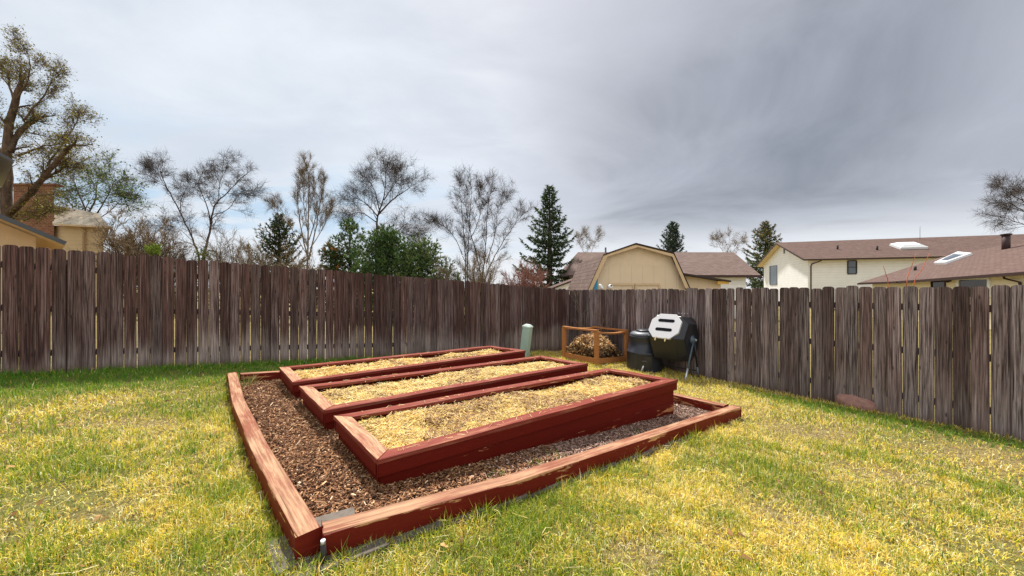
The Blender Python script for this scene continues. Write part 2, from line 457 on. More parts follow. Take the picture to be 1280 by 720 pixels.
# ------------------------------------------------------------------ SKY, SUN, CAMERA
SUN_EL, SUN_AZ = R(58), R(-8)         # sun behind thin cloud, beyond the far fence, slightly left of straight ahead
def world():
    w = bpy.data.worlds.new('World'); scene.world = w; w.use_nodes = True
    k = NT.__new__(NT); k.t = w.node_tree
    k.t.nodes.clear()
    out = k.n('ShaderNodeOutputWorld')
    sky = k.n('ShaderNodeTexSky'); sky.sky_type = 'NISHITA'; sky.sun_disc = False
    sky.sun_elevation = SUN_EL; sky.sun_rotation = SUN_AZ; sky.air_density = 1; sky.dust_density = 1.5
    bg1 = k.n('ShaderNodeBackground'); k.t.links.new(sky.outputs[0], bg1.inputs[0]); bg1.inputs[1].default_value = .10
    d = k.n('ShaderNodeTexCoord').outputs['Generated']
    s = k.n('ShaderNodeSeparateXYZ'); k.set(s.inputs[0], d)
    x, y, z = s.outputs
    zz = k.math('ADD', k.math('MAXIMUM', z, 0.0), .16)
    c = k.n('ShaderNodeCombineXYZ'); k.set(c.inputs[0], k.math('DIVIDE', x, zz)); k.set(c.inputs[1], k.math('DIVIDE', y, zz)); c.inputs[2].default_value = 3.3
    pl = c.outputs[0]
    n1 = k.noise(pl, .75, 7, .56, .8)
    n2 = k.noise(k.vm('ADD', k.sc(pl, (.8, 1.5, 1)), (4.1, 9.3, 0)), 1.5, 7, .58, .5)
    # the broad dark bank of cloud
    cd = k.vm('DOT_PRODUCT', d, tuple(Vector((.60, .72, .36)).normalized()))
    m = k.math('ADD', cd, k.math('MULTIPLY', k.math('SUBTRACT', n1, .5), .50))
    m = k.math('ADD', m, k.math('MULTIPLY', k.math('SUBTRACT', n2, .5), .16))
    dark = k.rng(m, .755, 1.07)
    lowcut = k.math('ADD', z, k.math('MULTIPLY', k.math('SUBTRACT', n2, .5), .10))
    dark = k.math('MULTIPLY', dark, k.rng(lowcut, .085, .20))
    base = k.mix(k.rng(k.math('ADD', k.math('MULTIPLY', n1, .6), k.math('MULTIPLY', n2, .4)), .36, .64), (.56, .58, .645), (.86, .875, .915))
    # left side is thinner and brighter
    lf = k.rng(k.vm('DOT_PRODUCT', d, tuple(Vector((-.80, .55, .22)).normalized())), .35, .95)
    base = k.mix(k.math('MULTIPLY', lf, .62), base, k.mix(n2, (.60, .70, .80), (.86, .89, .92)))
    # blue-ish tears near the horizon on the left
    bl = k.math('MULTIPLY', k.rng(n2, .44, .62), k.rng(z, .42, .12))
    bl = k.math('MULTIPLY', bl, k.rng(k.math('MULTIPLY', x, -1.0), -.35, .5))
    base = k.mix(k.math('MULTIPLY', bl, .8), base, (.42, .62, .82))
    # bright band under the bank
    hz = k.math('MULTIPLY', k.rng(lowcut, .19, .06), k.rng(n2, .25, .6, .55, 1))
    base = k.mix(k.math('MULTIPLY', hz, .9), base, (.81, .835, .885))
    col = k.mix(dark, base, k.mix(n2, (.125, .14, .17), (.31, .325, .37)))
    # unseen bright cloud, added overhead and behind the viewer to brighten front faces
    bk = k.math('MAXIMUM', k.rng(y, .05, -.6), k.rng(z, .68, .92))
    col = k.mix(bk, col, k.mix(n1, (.95, .97, 1.0), (1.35, 1.35, 1.34)))
    bg2 = k.n('ShaderNodeBackground'); k.t.links.new(col, bg2.inputs[0]); bg2.inputs[1].default_value = .73
    mx = k.n('ShaderNodeMixShader'); mx.inputs[0].default_value = .9
    k.t.links.new(bg1.outputs[0], mx.inputs[1]); k.t.links.new(bg2.outputs[0], mx.inputs[2])
    k.t.links.new(mx.outputs[0], out.inputs[0])
world()
sl = bpy.data.lights.new('sun', 'SUN'); sl.energy = 5.0; sl.angle = R(4); sl.color = (1, .95, .87)
so = bpy.data.objects.new('sun', sl); link(so)
sd = Vector((math.sin(SUN_AZ) * math.cos(SUN_EL), math.cos(SUN_AZ) * math.cos(SUN_EL), math.sin(SUN_EL)))
so.rotation_euler = sd.to_track_quat('Z', 'Y').to_euler(); so.location = sd * 50
cam = bpy.data.cameras.new('camera'); co = bpy.data.objects.new('camera', cam); link(co)
co.rotation_euler = (R(90), 0, 0); cam.sensor_width = 36; cam.lens = 36 * F / 1280; cam.clip_start = .05; cam.clip_end = 2000
scene.camera = co
scene.view_settings.view_transform = 'Standard'; scene.view_settings.look = 'None'; scene.view_settings.exposure = .57; scene.view_settings.gamma = 1
scene.render.resolution_x = 1024; scene.render.resolution_y = 576
scene.cycles.use_denoising = True
scene.cycles.denoising_prefilter = 'NONE'
scene.cycles.denoising_input_passes = 'RGB_ALBEDO_NORMAL'
scene.cycles.use_adaptive_sampling = False
scene.cycles.sample_clamp_indirect = 3
scene.cycles.max_bounces = 5
scene.cycles.transparent_max_bounces = 4

# ------------------------------------------------------------------ GROUND
def axis():
    f = np.arange(-14, 14.01, .35); g = [14.0]
    st = .5
    while g[-1] < 700: g.append(g[-1] + st); st *= 1.25
    g = np.array(g[1:]); return np.concatenate([-g[::-1], f, g])
ax = axis(); gx, gy = np.meshgrid(ax, ax, indexing='ij')
nn = len(ax)
fade = np.clip(1 - (np.hypot(gx, gy) - 10) / 6, 0, 1)
def lawn_bump(x, y):
    """gentle unevenness of the lawn, level round the timber border"""
    m = np.clip((np.hypot((x + .6) / 1.05, y - 4.6) - 3.2) / 1.2, 0, 1)
    return (fbm(x * .9, y * .9, 3) - .5) * .05 * m
bumpz = lawn_bump(gx, gy) * fade
gv = np.stack([gx, gy, gz(gx, gy) + bumpz - .012], -1).reshape(-1, 3)
ii = (np.arange(nn - 1)[:, None] * nn + np.arange(nn - 1)[None]).ravel()
ground = npmesh('ground', gv, quads=np.stack([ii, ii + nn, ii + nn + 1, ii + 1], -1), mats=M_ground, smooth=True)
tag(ground, kind='structure')

# ------------------------------------------------------------------ FENCES
C0 = G(716, 437.5); L0 = G(0, 468); R0 = G(1280, 551)
def picket_mesh(name, w, h, mat, seed):
    rr = random.Random(seed); ear = .028 + .008 * rr.random(); t = .0075
    prof = [(-w / 2, 0), (w / 2, 0), (w / 2, h - ear), (w / 2 - ear * .35, h - ear * .3), (w / 2 - ear, h), (-w / 2 + ear, h), (-w / 2 + ear * .35, h - ear * .3), (-w / 2, h - ear)]
    mb = MB()
    for y, rev in ((-t, False), (t, True)):
        pts = [(x, y, z) for x, z in prof]; uv = [(z, x) for x, z in prof]
        if rev: pts.reverse(); uv.reverse()
        mb.poly(pts, uv)
    for i in range(len(prof)):
        a, b = prof[i], prof[(i + 1) % len(prof)]
        mb.poly([(a[0], t, a[1]), (b[0], t, b[1]), (b[0], -t, b[1]), (a[0], -t, a[1])], [(a[1], a[0] + .02), (b[1], b[0] + .02), (b[1], b[0]), (a[1], a[0])])
    return mb

def fence(name, label, A, B, mat, facing, gap, seed, ext=1.5):
    rr = random.Random(seed)
    d = (B - A); d.z = 0; L = d.length; d.normalize()
    nrm = Vector((-d.y, d.x, 0))
    if nrm.dot(facing) < 0: nrm = -nrm       # towards the yard
    root = thing(name, label, 'fence', A)
    ang = math.atan2(d.y, d.x)
    if nrm.dot(Vector((-d.y, d.x, 0))) > 0: pass
    protos = []
    for i in range(4):
        w = (.133, .138, .142, .135)[i]
        o = picket_mesh('picket', w, 1.80, mat, seed * 10 + i).build('picket', mat, root)
        protos.append(o)
    s = .07; k = 0; used = [False] * 4; WD = (.133, .138, .142, .135)
    nxt = 0
    while s < L + ext:
        i = nxt
        if used[i]:
            o = protos[i].copy(); link(o, root)
        else: o = protos[i]; used[i] = True
        x, y = A.x + d.x * s, A.y + d.y * s
        z = gzf(x, y) - .03
        o.location = (x - A.x + nrm.x * rr.uniform(.0, .006), y - A.y + nrm.y * rr.uniform(0, .006), z - A.z)
        o.rotation_euler = (rr.gauss(0, .004), rr.gauss(0, .0035), ang + rr.gauss(0, .012))
        o.scale = (1, 1, (1.83 + rr.gauss(0, .009)) / 1.80)
        nxt = rr.randrange(4); s += WD[i] / 2 + WD[nxt] / 2 + (gap(s) if callable(gap) else gap) * (.3 + .7 * rr.random()) * (1.0 if rr.random() > .10 else .15); k += 1
    mb = MB()
    end = A + d * (L + ext)
    for h in (.28, .92, 1.52):
        m = MB(); p0 = A - nrm * .032; p1 = end - nrm * .032
        m.bar(Vector((p0.x, p0.y, gzf(p0.x, p0.y) + h)) - A, Vector((p1.x, p1.y, gzf(p1.x, p1.y) + h)) - A, .038, .089)
        m.build('rail', M_rail, root)
    s = .1
    while s < L + ext:
        p = A + d * s - nrm * .098; m = MB(); g0 = gzf(p.x, p.y)
        m.box((p.x - A.x, p.y - A.y, g0 - A.z + .80), (.09, .09, 1.7), None); m.build('post', M_rail, root)
        s += 2.44
    return root
fence('wooden_fence', 'dark brown picket fence along the left side, bleached grey low down', C0, L0, M_pick_l, Vector((.5, -.85, 0)), lambda s: .004 if s < 4.6 else .015, 5, 1.6)
fence('wooden_fence', 'greyer picket fence on the right behind the tumbler and the red rock', C0 + Vector((.0, -.035, 0)), R0, M_pick_r, Vector((-.84, -.54, 0)), lambda s: .004 if s < 4 else .010, 6, 2.2)

# ------------------------------------------------------------------ TIMBER FRAME around the beds
def poly_beam(mb, outer, inner, z0, z1):
    n = len(outer); L = 0
    for i in range(n - 1):
        a, b, c, d = outer[i], outer[i + 1], inner[i + 1], inner[i]
        l = math.hypot(b[0] - a[0], b[1] - a[1]); w = math.hypot(d[0] - a[0], d[1] - a[1])
        T = lambda p, h, j: Vector((p[0], p[1], (z1 if h else z0)[j]))
        u0, u1 = L, L + l
        mb.poly([T(a, 1, i), T(b, 1, i + 1), T(c, 1, i + 1), T(d, 1, i)], [(u0, 0), (u1, 0), (u1, w), (u0, w)], 1)
        mb.poly([T(a, 0, i), T(b, 0, i + 1), T(b, 1, i + 1), T(a, 1, i)], [(u0, .3), (u1, .3), (u1, .44), (u0, .44)], 0)
        mb.poly([T(d, 1, i), T(c, 1, i + 1), T(c, 0, i + 1), T(d, 0, i)], [(u0, .84), (u1, .84), (u1, .7), (u0, .7)], 0)
        mb.poly([T(a, 0, i), T(d, 0, i), T(c, 0, i + 1), T(b, 0, i + 1)], [(u0, 0), (u0, w), (u1, w), (u1, 0)], 0)
        L += l
    for i in (0, n - 1):
        a, d = outer[i], inner[i]
        q = [Vector((a[0], a[1], z0[i])), Vector((a[0], a[1], z1[i])), Vector((d[0], d[1], z1[i])), Vector((d[0], d[1], z0[i]))]
        if i == 0: q.reverse()
        mb.poly(q, [(0, .1), (0.01, .24), (.02, .24), (.02, .1)], 0)

TH = .132
def timber(pxs, side, w=.108, ext0=0, ext1=0):
    """pxs: picture points along the top outer edge; side: +1 inner edge lies left of the run"""
    pts = [G(a, b, TH) for a, b in pxs]
    dense = []
    for i in range(len(pts) - 1):
        for k in range(6): dense.append(pts[i].lerp(pts[i + 1], k / 6))
    dense.append(pts[-1])
    out, inn, z0, z1 = [], [], [], []
    for i, p in enumerate(dense):
        d = dense[min(i + 1, len(dense) - 1)] - dense[max(i - 1, 0)]; d.z = 0; d.normalize()
        nrm = Vector((-d.y, d.x, 0)) * side
        jit = (vnoise(i * .35, side * 3.1, 5) - .5) * .008
        o = p + nrm * jit; q = p + nrm * (w + jit * .5)
        out.append(o); inn.append(q); z1.append(gzf(p.x, p.y) + TH + (vnoise(i * .25, 9.3, 2) - .5) * .008); z0.append(gzf(p.x, p.y) - .005)
    return out, inn, z0, z1

LEFT = [(371, 674), (345, 622), (313, 560), (290, 502), (283.8, 467)]
FRONT = [(403, 668.5), (640, 604.5), (926, 509)]
ctr = G(580, 520)
frame = thing('timber_frame', 'weathered red landscape timber border around the three raised beds', 'timber edging', ctr)
def offs(b): b2 = [Vector(p) - Vector((ctr.x, ctr.y, 0)) for p in b]; return b2
def build_timber(t, name='timber', mats=(M_timber, M_timbertop), label=None):
    out, inn, z0, z1 = t; mb = MB()
    poly_beam(mb, offs(out), offs(inn), [z - ctr.z for z in z0], [z - ctr.z for z in z1])
    if (out[1] - out[0]).cross(inn[0] - out[0]).z < 0: mb.f = [tuple(reversed(f)) for f in mb.f]; mb.uv = [list(reversed(u)) for u in mb.uv]
    o = mb.build(name, list(mats), frame, bevel=.008)
    if label: o['label'] = label
    return o
tL = timber(LEFT, -1); build_timber(tL, label='bowed timber with a bare tan top')
tF = timber(FRONT, 1); build_timber(tF, label='front timber with split bare top edge')
D0 = tF[0][-1]; A0 = tL[0][0]; B0 = tL[0][-1]
Cc = Vector((B0.x + D0.x - A0.x, B0.y + D0.y - A0.y, 0))
def simple_timber(p, q, inner_dir):
    n = 12; out, inn, z0, z1 = [], [], [], []
    for i in range(n + 1):
        o = p.lerp(q, i / n); j = (vnoise(i * .8, p.x, 4) - .5) * .01
        o = Vector((o.x, o.y, 0)); out.append(o + inner_dir * j); inn.append(o + inner_dir * (.108 + j))
        g = gzf(o.x, o.y); z0.append(g - .005); z1.append(g + TH)
    return out, inn, z0, z1
u = (D0 - A0); u.z = 0; u.normalize(); v = (B0 - A0); v.z = 0; v.normalize()
inn_r = (Vector((-.9, .1, 0))).normalized()
build_timber(simple_timber(D0 + v * .137, Cc, -u), label='right timber, red inner face')
build_timber(simple_timber(B0 + u * .137, Cc - u * .137, -v))
# steel pipe stake by the near corner
st = MB(); sp = G(411, 694); sp2 = G(411, 668.5, TH)
base = Vector((sp2.x - .012, sp2.y - .03, gzf(sp2.x, sp2.y)))
st.tube([base - ctr + Vector((.01, 0, -.02)), base - ctr + Vector((0, 0, .108))], .013, 8); st.build('stake', M_rebar, frame)
st = MB(); st.tube([base - ctr + Vector((0, 0, .108)), base - ctr + Vector((0, 0, .128))], .0115, 8); st.build('stake_cap', M_steel, frame)

# pavers under the front timber and round the near corner
pv = 0
Fd = (tF[0][-1] - tF[0][0]); Fd.z = 0; FL = Fd.length; Fd.normalize(); Fn = Vector((Fd.y, -Fd.x, 0))
rr = random.Random(3)
def paver(p, ang, L, w, label):
    mb = MB(); mb.box((0, 0, 0), (L, w, .06)); o = mb.build('paver', M_paver, None, p, ang, bevel=.007)
    tag(o, label, 'paver', 'concrete pavers along the timber border'); return o
s = .02; words = ['grey paver under the front timber, nearest the stake', 'flat grey paver under the front timber with a dark joint', 'grey brown edging paver half hidden by grass blades']
while s < 3.3:
    L = .29 + rr.uniform(-.02, .02)
    p = tF[0][0] + Fd * (s + L / 2) + Fn * (.0 + rr.uniform(-.008, .008)); p.z = gzf(p.x, p.y) - .006
    paver(p, math.atan2(Fd.y, Fd.x) + rr.gauss(0, .015), L, .17, ['grey paver under the front timber just right of the dark stake', 'edging paver under the front timber, second right of the stake', 'edging paver under the front timber, third right of the stake', 'edging paver under the front timber, fourth right of the stake', 'edging paver under the front timber, fifth right of the stake', 'edging paver under the front timber, sixth right of the stake', 'edging paver under the front timber, seventh right of the stake', 'edging paver under the front timber, eighth right of the stake', 'edging paver under the front timber, ninth right of the stake', 'edging paver under the front timber, tenth right of the stake', 'edging paver under the front timber, eleventh right of the stake', 'edging paver under the front timber, last towards the right'][pv])
    s += L + .012; pv += 1
Ld = (tL[0][10] - tL[0][0]); Ld.z = 0; Ld.normalize()
p = A0 + Ld * .12 + Vector((-Ld.y, Ld.x, 0)) * .02; p.z = gzf(p.x, p.y) - .006
paver(p, math.atan2(Ld.y, Ld.x), .28, .15, 'grey paver sticking out beside the near end of the left timber')
p = A0 + Fd * .06 + Fn * .045; p.z = gzf(p.x, p.y) - .012
paver(p, math.atan2(Fd.y, Fd.x) - .05, .22, .14, 'broad grey brown paver below the near timber corner')
p = G(400, 654, .06); p = Vector((p.x + .05, p.y + .05, gzf(p.x, p.y) + .02))
mb = MB(); mb.box((0, 0, 0), (.22, .16, .05)); tag(mb.build('stone_slab', M_paver, None, p, .5, bevel=.01), 'flat grey stone slab inside the near timber corner, beside the bark mulch', 'stone')

# ------------------------------------------------------------------ RAISED BEDS
RIM = -1.15
BEDS = [('front', [(471.5, 575), (847, 474.5), (760, 460), (417, 519.5)], 'nearest and tallest raised bed, dark red boards with peeling stain on its front'),
        ('mid', [(405, 513), (735, 454.3), (676, 444.3), (373.8, 482.5)], 'raised red bed standing between the other two beds'),
        ('back', [(366, 478), (656.8, 438), (613.6, 432), (348.8, 458.8)], 'farthest raised red bed, nearest the dark left fence')]
bed_quads = []
def inset(q, d):
    n = len(q); res = []
    for i in range(n):
        a, b, c = q[i - 1], q[i], q[(i + 1) % n]
        d1 = (b - a).normalized(); d2 = (c - b).normalized()
        n1 = Vector((-d1.y, d1.x, 0)); n2 = Vector((-d2.y, d2.x, 0))
        # offset line intersection
        k = (n1 + n2); k = k / (1 + n1.dot(n2)); res.append(b + k * d)
    return res
for bi, (key, px, label) in enumerate(BEDS):
    q = [LV(a, b, RIM) for a, b in px]          # A front-left, D front-right, C back-right, B back-left (counter-clockwise)
    bed_quads.append(q)
    cx = sum((p.x for p in q)) / 4; cy = sum((p.y for p in q)) / 4
    org = Vector((cx, cy, gzf(cx, cy)))
    bed = thing('raised_bed', label, 'raised bed', org, 0, 'raised garden beds')
    q0 = [Vector((p.x - cx, p.y - cy, 0)) for p in q]
    zr = RIM - org.z
    qi = inset(q0, .115); qa = inset(q0, .006); qb = inset(q0, .032); qw = inset(q0, .070); qw2 = inset(q0, .045)
    nm = ['front', 'right', 'back', 'left']
    for i in range(4):
        j = (i + 1) % 4
        d = (q0[j] - q0[i]).normalized(); nrm = Vector((-d.y, d.x, 0))
        L = (q0[j] - q0[i]).length
        # cap board, mitred
        mb = MB(); n = 10
        zb = [zr - .036] * (n + 1); zt = [zr + (vnoise(k * .6, i * 3 + bi * 7, 8) - .5) * .010 for k in range(n + 1)]
        zt[0] = zt[-1] = zr
        out = [q0[i].lerp(q0[j], k / n) for k in range(n + 1)]; inn = [qi[i].lerp(qi[j], k / n) for k in range(n + 1)]
        gap = .0012
        out = [o + d * (gap if k == 0 else -gap if k == n else 0) for k, o in enumerate(out)]
        inn = [o + d * (gap if k == 0 else -gap if k == n else 0) for k, o in enumerate(inn)]
        poly_beam(mb, out, inn, zb, zt)
        cm = M_capbare if (i == 3) else M_cap
        o = mb.build('cap_board', [cm if i != 3 else M_cap, cm], bed, bevel=.004)
        # band board under the cap
        mb = MB(); e = 0 if i % 2 == 0 else .036
        def board(mb, qo, z0, z1, th, e):
            a = qo[i] + d * e; b = qo[j] - d * e
            poly_beam(mb, [a, a.lerp(b, .5), b], [a + nrm * th, a.lerp(b, .5) + nrm * th, b + nrm * th], [z0] * 3, [z1] * 3)
        board(mb, qa, zr - .127, zr - .0365, .03, .032 if i % 2 else 0); mb.build('band_board', [M_board, M_board], bed, bevel=.003)
        # two or three wall boards
        zt_ = zr - .1275; k = 0
        lowest = min(gzf(q[i].x, q[i].y), gzf(q[j].x, q[j].y)) - org.z - .10
        while zt_ > lowest:
            zb_ = zt_ - .145
            mb = MB(); board(mb, qb, zb_, zt_ - .002, .036, .038 if i % 2 else 0)
            o = mb.build('wall_board', [M_board if k == 0 else M_lowboard] * 2, bed, bevel=.003)
            zt_ = zb_; k += 1

# ------------------------------------------------------------------ point-in-polygon helper
def inside(x, y, poly):
    r = np.zeros(len(x), bool); n = len(poly)
    for i in range(n):
        x0, y0 = poly[i][0], poly[i][1]; x1, y1 = poly[(i + 1) % n][0], poly[(i + 1) % n][1]
        c = ((y0 > y) != (y1 > y)) & (x < (x1 - x0) * (y - y0) / (y1 - y0 + 1e-12) + x0)
        r ^= c
    return r

# ------------------------------------------------------------------ STRAW in the beds
def strands(pos, L, w, az, el, curl, cols):
    """bent thin strips: 3 cross sections"""
    n = len(pos); up = np.array([0, 0, 1.0])
    d = np.stack([np.cos(az) * np.cos(el), np.sin(az) * np.cos(el), np.sin(el)], -1)
    sd = np.stack([-np.sin(az), np.cos(az), np.zeros(n)], -1)
    roll = RNG.uniform(-.7, .7, n)[:, None]
    nrm = np.cross(d, sd)
    sd = sd * np.cos(roll) + nrm * np.sin(roll)
    mid = pos + np.stack([curl * -np.sin(az), curl * np.cos(az), np.abs(curl) * .6], -1)
    a = pos - d * L[:, None] / 2; b = pos + d * L[:, None] / 2
    V = np.empty((n, 6, 3)); hw = (w / 2)[:, None]
    for k, c in enumerate((a, mid, b)):
        f = (1.0, 1.0, .6)[k]
        V[:, 2 * k] = c - sd * hw * f; V[:, 2 * k + 1] = c + sd * hw * f
    i = np.arange(n)[:, None] * 6
    Q = np.concatenate([i + [[0, 1, 3, 2]], i + [[2, 3, 5, 4]]], 0)
    return V.reshape(-1, 3), Q, np.repeat(cols, 6, 0)

def join(parts):
    V, Q, C = [], [], []; b = 0
    for v_, q_, c_ in parts:
        V.append(v_); Q.append(q_ + b); C.append(c_); b += len(v_)
    return np.concatenate(V), np.concatenate(Q), np.concatenate(C)

def palette(n, cols, wts, jit=.15):
    cols = np.array(cols); idx = RNG.choice(len(cols), n, p=np.array(wts) / sum(wts))
    return np.clip(cols[idx] * (1 + RNG.normal(0, jit, (n, 1))), .005, .95)

straw_labels = ['golden straw with brown leaf litter filling the nearest raised bed', 'greyish straw filling the middle raised bed', 'golden straw filling the raised bed by the left fence']
weed_spots = []
for bi, q in enumerate(bed_quads):
    A, D, C, B = q
    c0 = inset(q, .118); a, dd, cc, bb = c0
    def straw_h(x, y):
        h = RIM - .062 + (fbm(x * 2.1, y * 2.1, 40 + bi, 4) - .5) * .085 + (fbm(x * 8, y * 8, 50 + bi, 3) - .5) * .05
        return h
    n1, n2 = 150, 50
    uu, vv = np.meshgrid(np.linspace(0, 1, n1), np.linspace(0, 1, n2), indexing='ij')
    def bil(uu, vv):
        x = (a.x * (1 - uu) + dd.x * uu) * (1 - vv) + (bb.x * (1 - uu) + cc.x * uu) * vv
        y = (a.y * (1 - uu) + dd.y * uu) * (1 - vv) + (bb.y * (1 - uu) + cc.y * uu) * vv
        return x, y
    x, y = bil(uu, vv); e = np.minimum(np.minimum(uu, 1 - uu) * 3.4, np.minimum(vv, 1 - vv) * 1.0)
    zed = straw_h(x, y) - .03 * np.exp(-e / .05)
    base = np.stack([x, y, zed - .006], -1).reshape(-1, 3)
    ii = (np.arange(n1 - 1)[:, None] * n2 + np.arange(n2 - 1)[None]).ravel()
    bq = np.stack([ii, ii + n2, ii + n2 + 1, ii + 1], -1)
    bt = fbm(base[:, 0] * 9, base[:, 1] * 9, 61, 4)[:, None]
    bc = np.array([.55, .36, .11]) * (.55 + .9 * bt)
    brown = fbm(base[:, 0] * 1.7, base[:, 1] * 1.7, 70 + bi, 3)
    n = (26000, 15000, 11000)[bi]
    su, sv = RNG.random(n) * .985 + .0075, RNG.random(n) * .95 + .025
    x, y = bil(su, sv)
    e = np.minimum(np.minimum(su, 1 - su) * 3.4, np.minimum(sv, 1 - sv))
    z = straw_h(x, y) - .03 * np.exp(-e / .05) + np.abs(RNG.normal(0, .007, n))
    L = RNG.uniform(.03, .13, n); w = RNG.uniform(.0022, .0048, n) * (1, 1.25, 1.5)[bi]
    col = palette(n, [(.72, .48, .11), (.79, .59, .19), (.84, .70, .36), (.42, .26, .08), (.20, .10, .045), (.54, .45, .22)], (34, 27, 13, 14, 6, 6) if bi != 1 else (22, 26, 18, 13, 7, 14))
    br = fbm(x * 1.7, y * 1.7, 70 + bi, 3)
    bsel = (br > .585) & (RNG.random(n) < .5)
    col[bsel] = palette(bsel.sum(), [(.30, .15, .06), (.20, .10, .045), (.42, .22, .07)], (1, 1, 1))
    el = RNG.normal(0, .22, n); up_ = RNG.random(n) < .03; el[up_] = RNG.uniform(.4, 1.1, up_.sum())
    pt = [(base, bq, bc)]
    pt.append(strands(np.stack([x, y, z + .003], -1), L, w, RNG.uniform(0, 2 * PI, n), el, RNG.normal(0, .008, n), col))
    # brown leaf scraps
    nl = (900, 350, 200)[bi]
    su, sv = RNG.random(nl) * .97 + .015, RNG.random(nl) * .9 + .05; x, y = bil(su, sv)
    keep = fbm(x * 1.7, y * 1.7, 70 + bi, 3) > .55; x, y = x[keep], y[keep]; nl = len(x)
    pt.append(strands(np.stack([x, y, straw_h(x, y) + .012], -1), RNG.uniform(.025, .05, nl), RNG.uniform(.012, .028, nl), RNG.uniform(0, 6.3, nl), RNG.normal(0, .4, nl), RNG.normal(0, .006, nl),
                      palette(nl, [(.26, .12, .05), (.34, .18, .08), (.16, .08, .04)], (1, 1, 1))))
    ns = (150, 90, 60)[bi]; su, sv = RNG.random(ns), RNG.random(ns); side = RNG.random(ns) < .5
    sv = np.where(side, np.where(sv < .5, -.05 - .06 * RNG.random(ns), 1.05 + .06 * RNG.random(ns)), sv); x, y = bil(su, sv)
    pt.append(strands(np.stack([x, y, np.full(ns, RIM + .0075)], -1), RNG.uniform(.02, .09, ns), RNG.uniform(.002, .004, ns), RNG.uniform(0, 6.3, ns), RNG.normal(0, .05, ns), RNG.normal(0, .006, ns), palette(ns, [(.78, .6, .2), (.86, .72, .36)], (1, 1))))
    V, Q, Cc_ = join(pt)
    o = npmesh('straw', V, quads=Q, cols=Cc_, mats=M_straw)
    tag(o, straw_labels[bi], 'straw', 'straw in the raised beds', 'stuff')

# ------------------------------------------------------------------ BARK MULCH inside the frame
inner_poly = [tL[1][i] for i in range(len(tL[1]))]
inner_poly = [Vector((p.x, p.y, 0)) for p in inner_poly]
k_r = Cc - u * .135 - v * .135
inner_poly.append(Vector((k_r.x, k_r.y, 0)))
pr = D0 - u * .135 + v * .0
frontin = [Vector((p.x, p.y, 0)) for p in reversed(tF[1])]
frontin[0] = frontin[0] - u * .13
inner_poly += frontin
poly_xy = [(p.x, p.y) for p in inner_poly]
def mulch_h(x, y):
    return gz(x, y) + .010 + (fbm(x * 2.3, y * 2.3, 90, 3) - .5) * .03
# soil sheet
xs = np.arange(-4.4, 3.4, .06); ys = np.arange(1.4, 8.0, .06)
X, Y = np.meshgrid(xs, ys, indexing='ij'); m = inside(X.ravel(), Y.ravel(), poly_xy).reshape(X.shape)
mm = m[:-1, :-1] & m[1:, :-1] & m[:-1, 1:] & m[1:, 1:]
ny = len(ys); idx = (np.arange(len(xs))[:, None] * ny + np.arange(ny)[None])
i0 = idx[:-1, :-1][mm]
sq = np.stack([i0, i0 + ny, i0 + ny + 1, i0 + 1], -1)
soilV = np.stack([X.ravel(), Y.ravel(), mulch_h(X.ravel(), Y.ravel()) - .004], -1)
usedv = np.unique(sq); remap = np.zeros(len(soilV), int); remap[usedv] = np.arange(len(usedv))
tag(npmesh('mulch_soil', soilV[usedv], quads=remap[sq], mats=M_soil, smooth=True), kind='structure')
def chips(n_try, dens_fn, size=(1.0, 1.0)):
    x = RNG.uniform(-4.3, 3.2, n_try); y = RNG.uniform(1.5, 7.8, n_try)
    k = inside(x, y, poly_xy)
    for q in bed_quads:
        k &= ~inside(x, y, [(p.x, p.y) for p in inset(q, .04)])
    k &= RNG.random(n_try) < dens_fn(x, y)
    x, y = x[k], y[k]; n = len(x)
    fr = np.clip((x - (-.8)) / 1.2 - (y - 2.3) * .0, 0, 1)
    L = RNG.gamma(2.6, .0078, n) + .008; L = np.minimum(L, .085); w = RNG.uniform(.004, .015, n); h = RNG.uniform(.003, .007, n)
    az = RNG.uniform(0, 2 * PI, n); el = RNG.normal(0, .28, n); ro = RNG.normal(0, .4, n)
    d = np.stack([np.cos(az) * np.cos(el), np.sin(az) * np.cos(el), np.sin(el)], -1)
    s_ = np.stack([-np.sin(az), np.cos(az), np.zeros(n)], -1); nn_ = np.cross(d, s_)
    s2 = s_ * np.cos(ro)[:, None] + nn_ * np.sin(ro)[:, None]; n2 = np.cross(d, s2)
    z = mulch_h(x, y) + RNG.uniform(0, .018, n)
    p = np.stack([x, y, z], -1)
    V = np.empty((n, 8, 3)); j = 0
    for sx in (-1, 1):
        for sy in (-1, 1):
            for sz in (-1, 1):
                tp = RNG.uniform(.35, 1.0, n)
                V[:, j] = p + d * (sx * L / 2 * RNG.uniform(.8, 1.1, n))[:, None] + s2 * (sy * w / 2 * tp)[:, None] + n2 * (sz * h / 2)[:, None]; j += 1
    i = np.arange(n)[:, None] * 8
    Q = np.concatenate([i + [q] for q in ((0, 1, 3, 2), (4, 6, 7, 5), (0, 4, 5, 1), (2, 3, 7, 6), (1, 5, 7, 3), (0, 2, 6, 4))], 0)
    brown = palette(n, [(.14, .062, .028), (.235, .112, .052), (.35, .185, .09), (.06, .027, .014), (.52, .33, .18), (.68, .50, .33)], (30, 30, 17, 14, 6, 2), .2)
    grey = palette(n, [(.22, .13, .095), (.33, .215, .165), (.12, .07, .05), (.47, .35, .28)], (3, 3, 2, 1), .2)
    gm = (x + y * .2 > 1.0) | ((RNG.random(n) < np.clip((x + .4) / 1.4, 0, 1)))
    cols = np.where(gm[:, None], grey, brown)
    return V.reshape(-1, 3), Q, np.repeat(cols, 8, 0)
